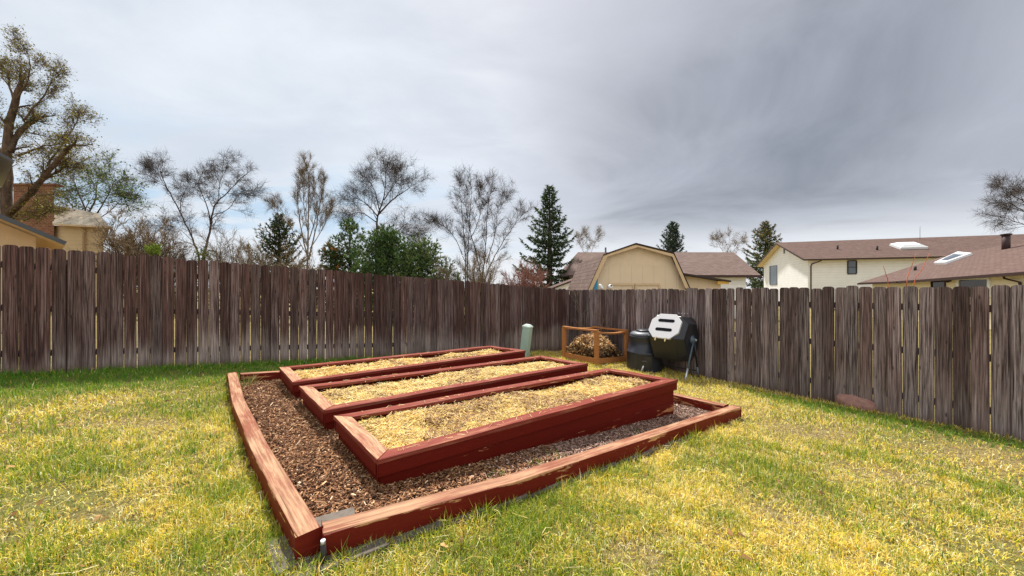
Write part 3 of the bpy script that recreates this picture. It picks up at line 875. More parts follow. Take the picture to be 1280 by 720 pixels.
def dens(x, y):
    near = np.clip(1.6 - np.hypot(x, y) / 5.5, .35, 1)
    vis = ((x < -.3) & (x * .2 - y * .9 > -9)) | (y < 4.9)
    return near * np.where(vis, 1, .25)
V, Q, Cx = chips(330000, dens)
tag(npmesh('bark_mulch', V, quads=Q, cols=Cx, mats=M_chip), 'loose reddish brown bark chips covering the ground inside the timber border', 'mulch', None, 'stuff')

# ------------------------------------------------------------------ GRASS
frame_out = [(p.x, p.y) for p in tL[0]] + [(Cc.x, Cc.y), (D0.x, D0.y)] + [(p.x, p.y) for p in reversed(tF[0])]
Lf = (C0 - L0); Lf.z = 0; Lf.normalize(); Ln = Vector((Lf.y, -Lf.x, 0))
Rf = (R0 - C0); Rf.z = 0; Rf.normalize(); Rn = Vector((Rf.y, -Rf.x, 0))
def fd(x, y, n, p):      # distance from a fence, positive on the yard side
    return (x - p.x) * n.x + (y - p.y) * n.y
dead = [(G(45, 628), .30, .16), (G(470, 520), .1, .1), (G(1190, 560), .55, .22), (G(1000, 540), .5, .2), (G(1090, 590), .35, .15), (G(960, 640), .25, .12), (G(180, 530), .4, .12), (G(130, 640), .25, .12), (G(800, 690), .18, .1), (G(1240, 690), .25, .15)]
def greenness(x, y):
    dl = fd(x, y, Ln, L0); dr = fd(x, y, Rn, C0)
    g = .45 + (fbm(x * 1.3, y * 1.3, 21, 4) - .5) * 1.35 + (fbm(x * 5, y * 5, 22, 3) - .5) * 1.1
    lefty = np.clip((-.5 - x) / 2.0, 0, 1)
    g += lefty * (np.clip(1.7 - dl, 0, 1) * 1.0 + .12)
    strip = np.exp(-((dr - .55) / .34) ** 2) * np.clip((x - 3.6) / .8, 0, 1); g += strip * 1.9
    g -= np.exp(-((dr - .12) / .16) ** 2) * .5 * np.clip((x - 3) / 1.0, 0, 1)
    farr = np.clip((y - 4.3) / 1.3, 0, 1) * np.clip((x - .1) / 1.2, 0, 1); g -= farr * .9
    g -= np.clip((x - .8) / 2.2, 0, 1) * .16
    g += np.clip(1.2 - np.hypot(x - .1, y - 2.1), 0, 1) * .15
    return np.clip(g, 0, 1)
def deadness(x, y):
    r = np.zeros_like(x)
    for p, a, b in dead:
        q = ((x - p.x) / (a * 1.3)) ** 2 + ((y - p.y) / (b * 1.6)) ** 2
        r = np.maximum(r, np.exp(-q * 1.2) * (.5 + fbm(x * 7, y * 7, 33, 3)))
    return np.clip(r, 0, 1)

def blades(n, x0, x1, y0, y1, hscale, wscale, lie=0.0, sel=None):
    x = RNG.uniform(x0, x1, n); y = RNG.uniform(y0, y1, n)
    k = np.abs(x) < y * 1.62 + 1.2
    k &= ~inside(x, y, frame_out)
    k &= (fd(x, y, Ln, L0) > .02) & (fd(x, y, Rn, C0) > .02)
    clump = fbm(x * 11, y * 11, 77, 2)
    dn = deadness(x, y)
    k &= RNG.random(n) < np.clip((.30 + 1.3 * clump) * (1 - .75 * dn), .05, 1)
    if sel is not None: k &= sel(x, y)
    x, y, clump, dn = x[k], y[k], clump[k], dn[k]; n = len(x)
    g = greenness(x, y)
    isg = RNG.random(n) < np.clip(g * 1.1 - .05, .04, .93)
    isg &= RNG.random(n) > dn * .7
    colg = palette(n, [(.13, .235, .018), (.25, .345, .026), (.47, .47, .04), (.08, .165, .03), (.34, .42, .14)], (25, 28, 25, 12, 10), .16)
    cols_ = palette(n, [(.84, .63, .13), (.90, .75, .27), (.72, .51, .06), (.94, .86, .56), (.40, .25, .07), (.74, .66, .05)], (26, 21, 17, 12, 10, 18), .16)
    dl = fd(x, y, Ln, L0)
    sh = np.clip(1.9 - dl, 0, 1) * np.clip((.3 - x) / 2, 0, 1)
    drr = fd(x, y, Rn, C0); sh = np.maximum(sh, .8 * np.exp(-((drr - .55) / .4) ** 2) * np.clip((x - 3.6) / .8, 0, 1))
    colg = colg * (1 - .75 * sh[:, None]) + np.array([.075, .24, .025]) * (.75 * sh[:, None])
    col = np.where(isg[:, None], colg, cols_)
    h = RNG.uniform(.030, .078, n) * hscale * (.55 + 1.0 * clump) * np.where(isg, 1.0, .85)
    h *= 1 - .45 * dn
    w = RNG.uniform(.0022, .0042, n) * wscale
    az = RNG.uniform(0, 2 * PI, n)
    lean = np.abs(RNG.normal(.45, .35, n)); flat = (~isg) & (RNG.random(n) < .55); lean[flat] = RNG.uniform(1.0, 1.5, flat.sum())
    lean = np.clip(lean + lie, 0, 1.52)
    d0 = np.stack([np.cos(az) * np.sin(lean * .6), np.sin(az) * np.sin(lean * .6), np.cos(lean * .6)], -1)
    d1l = np.minimum(lean * 1.35 + .15, 1.75)
    d1 = np.stack([np.cos(az) * np.sin(d1l), np.sin(az) * np.sin(d1l), np.cos(d1l)], -1)
    fa = az + PI / 2 + RNG.normal(0, .5, n); s_ = np.stack([np.cos(fa), np.sin(fa), np.zeros(n)], -1)
    zb = gz(x, y) + lawn_bump(x, y) - .012
    p0 = np.stack([x, y, zb + RNG.uniform(-.004, .012, n)], -1); p1 = p0 + d0 * (h * .55)[:, None]; p2 = p1 + d1 * (h * .5)[:, None]
    V = np.empty((n, 5, 3)); hw = (w / 2)[:, None]
    V[:, 0] = p0 - s_ * hw; V[:, 1] = p0 + s_ * hw; V[:, 2] = p1 - s_ * hw * .85; V[:, 3] = p1 + s_ * hw * .85; V[:, 4] = p2
    C = np.repeat(col[:, None], 5, 1)
    tipdry = (isg & (RNG.random(n) < .3)); C[tipdry, 4] = (.50, .40, .13)
    i = np.arange(n)[:, None] * 5
    return V.reshape(-1, 3), (i + [[0, 1, 3, 2]]), (i + [[2, 3, 4]]), C.reshape(-1, 3)
def ring(a, b): return lambda x, y: (np.hypot(x, y) >= a) & (np.hypot(x, y) < b)
sets = [blades(520000, -5, 5.5, .9, 3.6, 1.0, .95, 0, ring(0, 3.0)),
        blades(480000, -7.5, 7.5, .9, 5.2, 1.0, 1.2, 0, ring(3.0, 5.0)),
        blades(420000, -10.5, 9, .9, 10.5, 1.05, 1.8, 0, ring(5.0, 12.5))]
# longer tufts: along the timbers, along the fences
def near_edge(x, y):
    best = np.full(len(x), 9.0)
    for pl in (tL[0], tF[0]):
        for i in range(len(pl) - 1):
            a, b = pl[i], pl[i + 1]; vx, vy = b.x - a.x, b.y - a.y; L2 = vx * vx + vy * vy + 1e-9
            t = np.clip(((x - a.x) * vx + (y - a.y) * vy) / L2, 0, 1)
            best = np.minimum(best, np.hypot(x - a.x - t * vx, y - a.y - t * vy))
    return best
sets.append(blades(90000, -4.3, 3.2, 1.3, 5.2, 1.7, 1.25, 0, lambda x, y: (near_edge(x, y) < .22) & (near_edge(x, y) > .03) & (fbm(x * 4, y * 4, 12, 2) > .5)))
sets.append(blades(260000, -9, 1, 3, 10, 1.7, 1.6, 0, lambda x, y: (fd(x, y, Ln, L0) < .30) & (RNG.random(len(x)) < .5)))
def litter(n, lo, hi, wlo, whi, cols, wts, zz, r0=1.2, r1=6.5):
    a = RNG.uniform(R(28), R(152), n); rad = np.sqrt(RNG.uniform(r0 ** 2, r1 ** 2, n)); x, y = rad * np.cos(a) , rad * np.sin(a)
    k = ~inside(x, y, frame_out) & (fd(x, y, Ln, L0) > .05) & (fd(x, y, Rn, C0) > .05); x, y = x[k], y[k]; n = len(x)
    v_, q_, c_ = strands(np.stack([x, y, gz(x, y) + lawn_bump(x, y) + RNG.uniform(*zz, n)], -1), RNG.uniform(lo, hi, n), RNG.uniform(wlo, whi, n), RNG.uniform(0, 6.3, n), RNG.normal(0, .25, n), RNG.normal(0, .012, n), palette(n, cols, wts))
    return v_, q_, np.zeros((0, 3), int), c_
sets.append(litter(2600, .04, .11, .002, .0032, [(.84, .70, .38), (.74, .54, .18), (.60, .42, .15)], (2, 2, 1), (.012, .045)))
sets.append(litter(260, .02, .05, .012, .028, [(.30, .16, .07), (.45, .28, .12), (.2, .1, .05)], (1, 1, 1), (.012, .035)))
V, Qd, T, Cx = [], [], [], []; b = 0
for v_, q_, t_, c_ in sets:
    V.append(v_); Qd.append(q_ + b); T.append(t_ + b); Cx.append(c_); b += len(v_)
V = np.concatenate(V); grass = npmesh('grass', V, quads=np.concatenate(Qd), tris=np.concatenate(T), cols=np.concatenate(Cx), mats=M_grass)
tag(grass, 'patchy lawn of green and straw yellow spring grass', 'grass', None, 'stuff')
print('grass verts', len(V))

# weeds: small green tufts in mulch and straw
def tuft(p, n, h, spread, label, colr, name='weed', cat='weed'):
    az = RNG.uniform(0, 2 * PI, n); r = spread * np.sqrt(RNG.random(n))
    lean = RNG.uniform(.1, 1.1, n)
    x = r * np.cos(az) * .4; y = r * np.sin(az) * .4
    hh = h * RNG.uniform(.5, 1.1, n)
    d = np.stack([np.cos(az) * np.sin(lean), np.sin(az) * np.sin(lean), np.cos(lean)], -1)
    p0 = np.stack([x, y, np.zeros(n)], -1); p1 = p0 + d * (hh * .6)[:, None]; p2 = p1 + (d + [0, 0, -.35]) * (hh * .45)[:, None]
    s_ = np.stack([-np.sin(az), np.cos(az), 0 * az], -1) * .003
    V = np.stack([p0 - s_, p0 + s_, p1 - s_, p1 + s_, p2], 1).reshape(-1, 3)
    i = np.arange(n)[:, None] * 5
    o = npmesh(name, V, quads=i + [[0, 1, 3, 2]], tris=i + [[2, 3, 4]], cols=np.repeat(palette(n, colr, [1] * len(colr)), 5, 0), mats=M_grass)
    o.location = p; return tag(o, label, cat)
GR = [(.09, .15, .03), (.14, .20, .04), (.2, .24, .06)]
p = G(303, 477, .06); tuft((p.x + .03, p.y + .02, float(mulch_h(p.x, p.y)) - .01), 60, .2, .3, 'grass tuft growing inside the far left corner of the timber border', GR + [(.45, .36, .14)], 'grass_tuft', 'grass tuft')
for px, py, lab in ((622, 590, 'small green weed in the bark strip left of the others'), (672, 577, 'low green weed in the bark strip before the tallest bed'), (695, 567, 'green weed in the bark strip, toward the right end of the tallest bed'), (796, 537, 'tiny weed in the grey chips by the tall bed end')):
    p = G(px, py, .06); tuft((p.x, p.y, float(mulch_h(p.x, p.y)) - .005), 45, .07, .18, lab, GR)
for px, py, lab in ((475, 476, 'green grass tuft in the straw of the middle bed'), (463, 452, 'green weed in the straw of the farthest bed'), (457, 530, 'green sprig in the straw near the tallest bed corner'), (388, 462, 'grass sprig at the left end of the farthest bed')):
    p = LV(px, py, RIM - .06); tuft((p.x, p.y, RIM - .075), 40, .09, .2, lab, GR)

# ------------------------------------------------------------------ CRATE COMPOST BIN
def V2(px, Y): return Vector(((px - 640) / F * Y, Y, 0))
cf = Vector((1.93, 7.82, 0)); dl_ = Vector((-.59, .81, 0)).normalized(); dr_ = Vector((.81, .59, 0)).normalized(); W1, W2 = 1.08, 1.14
cg = gzf(cf.x, cf.y)
crate = thing('compost_crate', 'open orange cedar crate holding a heap of dry leaves', 'compost bin', (cf.x, cf.y, cg))
corners = [Vector((0, 0, 0)), dr_ * W2, dr_ * W2 + dl_ * W1, dl_ * W1]
def gr(p): return gzf(cf.x + p.x, cf.y + p.y) - cg
for p in corners:
    mb = MB(); c_ = (corners[0] + corners[2]) / 2; q = p.lerp(c_, .035)
    a_ = math.atan2(dr_.y, dr_.x)
    mb.box((0, 0, .36), (.085, .085, .76)); mb.build('post', M_crate, crate, (q.x, q.y, gr(q) - .0), a_, bevel=.004)
for i in range(4):
    a, b = corners[i], corners[(i + 1) % 4]; d = (b - a).normalized(); c_ = (corners[0] + corners[2]) / 2
    nrm = ((a + b) / 2 - c_).normalized()
    m_ = MB(); pa = a.lerp(c_, .035); pb = b.lerp(c_, .035)
    sag = -.035 if i == 0 else -.008
    pts = []
    for k in range(9):
        t = k / 8; q = pa.lerp(pb, t) + d * (-.03 if k == 0 else .03 if k == 8 else 0); pts.append(q + Vector((0, 0, gr(pa) * (1 - t) + gr(pb) * t + .742 + (i % 2) * .037 + sag * math.sin(PI * t))))
    for k in range(8):
        m_.bar(pts[k], pts[k + 1], .088, .036)
    m_.build('top_rail', M_crate, crate)
    m_ = MB(); m_.bar(pa + d * .045 + Vector((0, 0, gr(pa) + .075)), pb - d * .045 + Vector((0, 0, gr(pb) + .075)), .036, .12); m_.build('bottom_rail', M_crate, crate)
    # wire netting
    m_ = MB()
    for t in np.linspace(.08, .92, 15):
        q = pa.lerp(pb, t); m_.tube([q + Vector((0, 0, gr(q) + .1)), q + Vector((0, 0, gr(q) + .73))], .0012, 3, False)
    for h in np.linspace(.16, .68, 8): m_.tube([pa + Vector((0, 0, gr(pa) + h)), pb + Vector((0, 0, gr(pb) + h))], .0012, 3, False)
    m_.build('netting', M_rebar, crate)
# leaf heap
n = 5200
cu, cv = RNG.random(n) * .86 + .07, RNG.random(n) * .86 + .07
hp = lambda a, b: .60 * np.clip(1 - ((a - .45) / .62) ** 2, 0, 1) * np.clip(1 - ((b - .5) / .62) ** 2, 0, 1) ** .8 * (.8 + .5 * fbm(a * 5, b * 5, 31, 3))
hz_ = hp(cu, cv)
fill = RNG.random(n) ** .35
x = cf.x + dr_.x * W2 * cu + dl_.x * W1 * cv; y = cf.y + dr_.y * W2 * cu + dl_.y * W1 * cv
z = gz(x, y) + .02 + hz_ * fill + RNG.normal(0, .012, n)
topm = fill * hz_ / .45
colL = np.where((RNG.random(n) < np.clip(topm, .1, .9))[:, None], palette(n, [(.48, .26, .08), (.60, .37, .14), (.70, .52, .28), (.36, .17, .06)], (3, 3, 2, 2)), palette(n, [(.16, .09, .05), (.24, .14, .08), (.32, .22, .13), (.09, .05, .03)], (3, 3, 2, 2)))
pt = [strands(np.stack([x, y, z], -1), RNG.uniform(.03, .075, n), RNG.uniform(.012, .04, n), RNG.uniform(0, 6.3, n), RNG.normal(0, .6, n), RNG.normal(0, .01, n), colL)]
ns = 700; cu, cv = RNG.random(ns) * .8 + .1, RNG.random(ns) * .8 + .1
x = cf.x + dr_.x * W2 * cu + dl_.x * W1 * cv; y = cf.y + dr_.y * W2 * cu + dl_.y * W1 * cv
pt.append(strands(np.stack([x, y, gz(x, y) + .05 + hp(cu, cv) * RNG.uniform(.3, 1.02, ns)], -1), RNG.uniform(.1, .3, ns), RNG.uniform(.004, .008, ns), RNG.uniform(0, 6.3, ns), RNG.normal(0, .4, ns), RNG.normal(0, .02, ns), palette(ns, [(.3, .2, .12), (.5, .38, .24), (.2, .12, .07)], (1, 1, 1))))
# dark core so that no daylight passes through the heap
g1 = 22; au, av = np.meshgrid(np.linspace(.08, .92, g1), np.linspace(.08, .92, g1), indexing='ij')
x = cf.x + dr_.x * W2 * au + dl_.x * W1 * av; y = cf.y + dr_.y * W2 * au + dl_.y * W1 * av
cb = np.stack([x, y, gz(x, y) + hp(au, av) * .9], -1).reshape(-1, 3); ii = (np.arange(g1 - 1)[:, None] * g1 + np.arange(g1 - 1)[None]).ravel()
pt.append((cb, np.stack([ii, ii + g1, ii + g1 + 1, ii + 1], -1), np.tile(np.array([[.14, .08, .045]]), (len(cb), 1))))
V, Q, Cx = join(pt)
tag(npmesh('leaf_heap', V, quads=Q, cols=Cx, mats=M_dryleaf), 'heap of dry orange brown leaves and twigs inside the cedar crate', 'leaf pile', None, 'stuff')

# ------------------------------------------------------------------ BLACK COMPOST BIN
bp = Vector((2.93, 7.60, 0)); bg = gzf(bp.x, bp.y)
cb_ = thing('compost_bin', 'black plastic compost bin with lid, behind the tumbler leg', 'compost bin', (bp.x, bp.y, bg))
mb = MB(); mb.lathe([(.375, 0), (.375, .03), (.362, .36), (.368, .37), (.368, .40), (.345, .41), (.31, .70), (.318, .71), (.318, .735), (.29, .745)], n=36); mb.build('body', M_bin, cb_)
mb = MB(); mb.lathe([(.300, .745), (.305, .775), (.25, .815), (.17, .83)], n=36); mb.build('lid', M_midgrey, cb_)
mb = MB(); mb.lathe([(.17, .826), (.175, .855), (.15, .868), (.02, .872)], n=30); mb.build('lid_knob', M_bin, cb_)
a = math.atan2(-bp.y, -bp.x)
mb = MB()
for k in range(9):
    t0, t1 = a - .42 + .84 * k / 9, a - .42 + .84 * (k + 1) / 9
    mb.poly([(.3745 * math.cos(t0), .3745 * math.sin(t0), .05), (.3745 * math.cos(t1), .3745 * math.sin(t1), .05), (.367 * math.cos(t1), .367 * math.sin(t1), .34), (.367 * math.cos(t0), .367 * math.sin(t0), .34)])
mb.build('door', M_black, cb_)
mb = MB(); t0 = a; mb.bar((.38 * math.cos(t0 - .12), .38 * math.sin(t0 - .12), .24), (.38 * math.cos(t0 + .12), .38 * math.sin(t0 + .12), .24), .012, .012); mb.build('handle', M_midgrey, cb_)

# ------------------------------------------------------------------ COMPOST TUMBLER
ta = Vector((.64, -.77, 0)).normalized(); tb = Vector((.77, .64, 0)).normalized()
RF = Vector((3.27, 6.62, 0)); LFt = RF - ta * .74
base_c = (RF + LFt) / 2 + tb * .27
tg = gzf(base_c.x, base_c.y)
tum = thing('compost_tumbler', 'black hexagonal compost tumbler with a pale grey lid on splayed legs', 'compost tumbler', (base_c.x, base_c.y, tg))
ax_h = .735
def TP(s, r, ang, dz=0):      # along axis, radius, angle in the plane of (toward viewer, up)
    f = -tb
    return ta * s + tb * .19 + f * (r * math.cos(ang)) + Vector((0, 0, ax_h + r * math.sin(ang) + dz))
RB = .47; LE = 36; hx = [R(LE + 30 + 60 * k) for k in range(6)]   # vertices; a flat faces up-front at 50 degrees
rings = [(-.38, .36), (-.26, .52), (.26, .52), (.38, .36)]
mb = MB()
for i in range(3):
    for k in range(6):
        (s0, r0), (s1, r1) = rings[i], rings[i + 1]
        mb.poly([TP(s0, r0, hx[k]), TP(s1, r1, hx[k]), TP(s1, r1, hx[(k + 1) % 6]), TP(s0, r0, hx[(k + 1) % 6])])
mb.poly([TP(-.38, .36, hx[k]) for k in range(6)]); mb.poly([TP(.38, .36, hx[5 - k]) for k in range(6)])
bm = mb.build('drum', M_black, tum, bevel=.012)
me = bm.data; b_ = bmesh.new(); b_.from_mesh(me); bmesh.ops.remove_doubles(b_, verts=b_.verts, dist=.0005); bmesh.ops.recalc_face_normals(b_, faces=b_.faces); b_.to_mesh(me); b_.free()
# lid plate on the flat facing up-front
ln_ = -tb * math.cos(R(LE)) + Vector((0, 0, math.sin(R(LE)))); lu = ta; lv = ln_.cross(lu) * -1
if lv.z < 0: lv = -lv
lc = Vector((0, 0, ax_h)) + tb * .19 + ln_ * (.52 * math.cos(R(30)))
octa = [(-.31, -.13), (-.17, -.285), (.17, -.285), (.31, -.13), (.31, .13), (.17, .285), (-.17, .285), (-.31, .13)]
def plate(mb, outline, h0, h1):
    bot = [lc + lu * a + lv * b + ln_ * h0 for a, b in outline]; top = [lc + lu * a + lv * b + ln_ * h1 for a, b in outline]
    flip = (lu.cross(lv)).dot(ln_) < 0
    mb.poly(top if not flip else top[::-1])
    for i in range(len(outline)):
        j = (i + 1) % len(outline); qd = [bot[i], bot[j], top[j], top[i]]
        mb.poly(qd if not flip else qd[::-1])
mb = MB(); plate(mb, octa, -.015, .022); lid = mb.build('lid', M_lightgrey, tum, bevel=.006)
def slot(cy, w, h):
    pts = []
    for sgn in (1, -1):
        for k in range(7):
            an = -PI / 2 + PI * k / 6
            pts.append((sgn * (w / 2 - h / 2 + h / 2 * math.cos(an)), cy + sgn * h / 2 * math.sin(an)))
    return pts
for cy in (.125, -.085):
    mb = MB(); plate(mb, slot(cy, .34, .07), .0225, .026); mb.build('slot', M_slot, lid)
for sx in (-.10, .10):
    mb = MB(); p0 = lc + lu * sx + lv * -.265 + ln_ * .03; p1 = p0 - lv * .085 - ln_ * .01; mb.bar(p0, p1, .018, .014, up=ln_); mb.build('latch', M_brass, tum)
# hubs and legs
for sgn in (-1, 1):
    mb = MB(); c_ = TP(sgn * .37, 0, 0)
    Mx = Matrix.Translation(c_) @ (ta * sgn).to_track_quat('Z', 'Y').to_matrix().to_4x4()
    mb.lathe([(.095, 0), (.09, .02), (.05, .035), (.045, .07)], n=20, M=Mx); hub = mb.build('hub', M_darkmetal, tum)
    mb = MB(); mb.lathe([(.022, .0705), (.022, .09)], n=10, M=Mx); mb.build('axle', M_steel, hub)
    for f_ in (-1, 1):
        top = TP(sgn * .41, 0, 0) + Vector((0, 0, .02)); foot = ta * (sgn * .45) + tb * (f_ * .30)
        gl = gzf(base_c.x + foot.x, base_c.y + foot.y) - tg
        foot = Vector((foot.x, foot.y, gl - .01)); md = top.lerp(foot, .72)
        mb = MB(); mb.tube([top, md], .017, 10); leg = mb.build('leg', M_darkmetal if f_ < 0 else M_black, tum)
        mb = MB(); mb.tube([md, foot], .0205, 10); mb.build('leg_sleeve', M_steel if f_ < 0 else M_midgrey, leg)
mb = MB(); f_ = tb * .24; mb.bar(ta * -.43 + f_ + Vector((0, 0, .12)), ta * .43 + f_ + Vector((0, 0, .12)), .02, .02); mb.build('brace', M_black, tum)
mb = MB()
for k in range(4):
    p = TP(.06 + .03 * k * 2, .527, R(LE + 90 - 24)); mb.box(p, (.014, .014, .014))
mb.build('screw', M_steel, tum)

# ------------------------------------------------------------------ UTILITY PEDESTAL
gp = Vector((.305, 8.55, 0)); gg = gzf(gp.x, gp.y)
ped = thing('utility_pedestal', 'pale green leaning utility box in front of the dark fence', 'utility box', (gp.x, gp.y, gg), R(28))
ped.rotation_euler = (R(1), R(8), R(-32))
mb = MB(); mb.box((0, 0, .36), (.20, .17, .76)); mb.build('body', M_greenbox, ped, bevel=.008)
mb = MB(); mb.faces([(-.107, -.092, .741), (.107, -.092, .741), (.107, .092, .741), (-.107, .092, .741), (-.107, -.092, .775), (.107, -.092, .775), (.107, .092, .775), (-.107, .092, .775), (-.06, -.05, .815), (.06, -.05, .815), (.06, .05, .815), (-.06, .05, .815)],
    [(3, 2, 1, 0), (0, 1, 5, 4), (1, 2, 6, 5), (2, 3, 7, 6), (3, 0, 4, 7), (4, 5, 9, 8), (5, 6, 10, 9), (6, 7, 11, 10), (7, 4, 8, 11), (8, 9, 10, 11)]); mb.build('cap', plain('pale_green_cap', (.46, .56, .50), .5, .4), ped)

# ------------------------------------------------------------------ ROCK
rp = G(1071, 508)
bm_ = bmesh.new(); bmesh.ops.create_icosphere(bm_, subdivisions=4, radius=1)
from mathutils import noise as mn
for v_ in bm_.verts:
    p = v_.co.copy(); f_ = 1 + .16 * mn.noise(p * 1.6) + .07 * mn.noise(p * 4.3) + .025 * mn.noise(p * 11)
    sx = math.copysign(abs(p.x) ** .75, p.x); sz = math.copysign(abs(p.z) ** .7, p.z)
    v_.co = Vector((sx * .245 * f_, p.y * .15 * f_, sz * .135 * f_))
me = bpy.data.meshes.new('boulder'); bm_.to_mesh(me); bm_.free(); me.materials.append(M_rock)
for p_ in me.polygons: p_.use_smooth = True
rk = bpy.data.objects.new('boulder', me); link(rk); rk.location = (rp.x - .02, rp.y - .03, gzf(rp.x, rp.y) + .035); rk.rotation_euler = (0, R(5), math.atan2(Rf.y, Rf.x) + .1)
tag(rk, 'flat reddish sandstone rock lying against the right fence', 'rock')

#@@BACKGROUND@@
# ------------------------------------------------------------------ TREES
def rdir(rr): 
    while True:
        v_ = Vector((rr.uniform(-1, 1), rr.uniform(-1, 1), rr.uniform(-1, 1)))
        if .05 < v_.length < 1: return v_.normalized()

def grow(mbs, tips, p, d, L, r, lvl, maxl, rr, s):
    """one branch and its children; mbs[0] trunk and limbs, mbs[1] twigs"""
    nseg = s.get('nseg', (5, 5, 4, 3, 3))[min(lvl, 4)]
    pts = [p.copy()]; d = d.copy(); rad = [r]
    for i in range(nseg):
        d = (d + rdir(rr) * s['wob'] + Vector((0, 0, s['trop'])) * (.5 + .5 * lvl / maxl)).normalized()
        pts.append(pts[-1] + d * (L / nseg)); rad.append(max(s['rmin'], r * (1 - (i + 1) / nseg * .75)))
    mbs[0 if lvl < s.get('split', 2) else 1].tube(pts, rad, (7, 5, 4, 3, 3, 3)[min(lvl, 5)], False)
    if lvl >= maxl - 1: tips.append((pts, d))
    if lvl < maxl:
        children(mbs, tips, pts, rad, L, lvl, maxl, rr, s)

def children(mbs, tips, pts, rad, L, lvl, maxl, rr, s, t0=None):
    n = s['n'][min(lvl, len(s['n']) - 1)]
    for c in range(n):
        t = s.get('t0', .25) if t0 is None else t0
        t = t + (1 - t) * (c + rr.random()) / n
        f = t * (len(pts) - 1); i = min(int(f), len(pts) - 2); f -= i
        q = pts[i].lerp(pts[i + 1], f); dd = (pts[i + 1] - pts[i]).normalized(); rq = rad[i] * (1 - f) + rad[i + 1] * f
        ax_ = dd.cross(rdir(rr)).normalized()
        a = R(rr.gauss(s['ang'], 9))
        nd = Quaternion(ax_, a) @ dd
        nl = L * s['ratio'] * rr.uniform(.6, 1.15) * (1.05 - .5 * t)
        grow(mbs, tips, q, nd, nl, max(s['rmin'], rq * s.get('rr', .55)), lvl + 1, maxl, rr, s)

def smooth_path(pts, k=4):
    out = []
    n = len(pts)
    for i in range(n - 1):
        p0, p1, p2, p3 = pts[max(i - 1, 0)], pts[i], pts[i + 1], pts[min(i + 2, n - 1)]
        for j in range(k):
            t = j / k
            out.append(.5 * ((2 * p1) + (p2 - p0) * t + (2 * p0 - 5 * p1 + 4 * p2 - p3) * t * t + (3 * p1 - p0 - 3 * p2 + p3) * t ** 3))
    out.append(pts[-1]); return out

def leaves_on(tips, n, size, cols, rr_seed, droop=0.0, spread=.12):
    rng = np.random.default_rng(rr_seed)
    segs = [(t[0][i], t[0][i + 1]) for t in tips for i in range(len(t[0]) - 1)]
    a = np.array([s[0][:] for s in segs]); b = np.array([s[1][:] for s in segs])
    # leaves come in clumps: some shoots flush, others stay bare
    w = rng.random(len(segs)) ** 3; idx = rng.choice(len(segs), n, p=w / w.sum())
    p = a[idx] + (b[idx] - a[idx]) * rng.random((n, 1)) + rng.normal(0, spread, (n, 3))
    d1 = rng.normal(0, 1, (n, 3)); d1 /= np.linalg.norm(d1, axis=1)[:, None]
    d2 = np.cross(d1, rng.normal(0, 1, (n, 3))); d2 /= np.linalg.norm(d2, axis=1)[:, None]
    s_ = size * rng.uniform(.5, 1.2, (n, 1))
    V = np.stack([p - d1 * s_, p - d2 * s_ * .5, p + d1 * s_, p + d2 * s_ * .5], 1).reshape(-1, 3)
    Q = np.arange(n)[:, None] * 4 + [[0, 1, 2, 3]]
    c = np.array(cols)[rng.integers(0, len(cols), n)] * rng.uniform(.7, 1.3, (n, 1))
    return V, Q, np.repeat(c, 4, 0)

def twiglets(A, B, per, L, r, ang, trop, rng):
    """fine shoots along the segments A-B, three-sided and tapering; returns mesh arrays and their own segments"""
    n0 = len(A); d = B - A; ln = np.linalg.norm(d, axis=1); d = d / ln[:, None]
    idx = np.repeat(np.arange(n0), per); n = len(idx)
    p = A[idx] + d[idx] * (ln[idx] * rng.random(n))[:, None]
    rd = rng.normal(0, 1, (n, 3)); rd -= d[idx] * (rd * d[idx]).sum(1)[:, None]; rd /= np.linalg.norm(rd, axis=1)[:, None]
    a = np.radians(rng.normal(ang, 10, n))[:, None]
    nd = d[idx] * np.cos(a) + rd * np.sin(a); nd[:, 2] += trop; nd /= np.linalg.norm(nd, axis=1)[:, None]
    l = (L * rng.uniform(.45, 1.25, n))[:, None]
    m = p + nd * l * .5 + rng.normal(0, .05, (n, 3)) * l
    nd2 = nd + rng.normal(0, .22, (n, 3)); nd2[:, 2] += trop; nd2 /= np.linalg.norm(nd2, axis=1)[:, None]
    q = m + nd2 * l * .5
    s1 = np.cross(nd, rng.normal(0, 1, (n, 3))); s1 /= np.linalg.norm(s1, axis=1)[:, None]; s2 = np.cross(nd, s1)
    V = np.empty((n, 9, 3))
    for k, (c, f) in enumerate(((p, 1.0), (m, .8), (q, .45))):
        for j in range(3):
            an = 2 * PI * j / 3; V[:, k * 3 + j] = c + (s1 * math.cos(an) + s2 * math.sin(an)) * r * f
    i = np.arange(n)[:, None] * 9
    Q = np.concatenate([i + [[k * 3 + j, k * 3 + (j + 1) % 3, k * 3 + 3 + (j + 1) % 3, k * 3 + 3 + j]] for k in range(2) for j in range(3)], 0)
    return V.reshape(-1, 3), Q, np.concatenate([p, m]), np.concatenate([m, q])

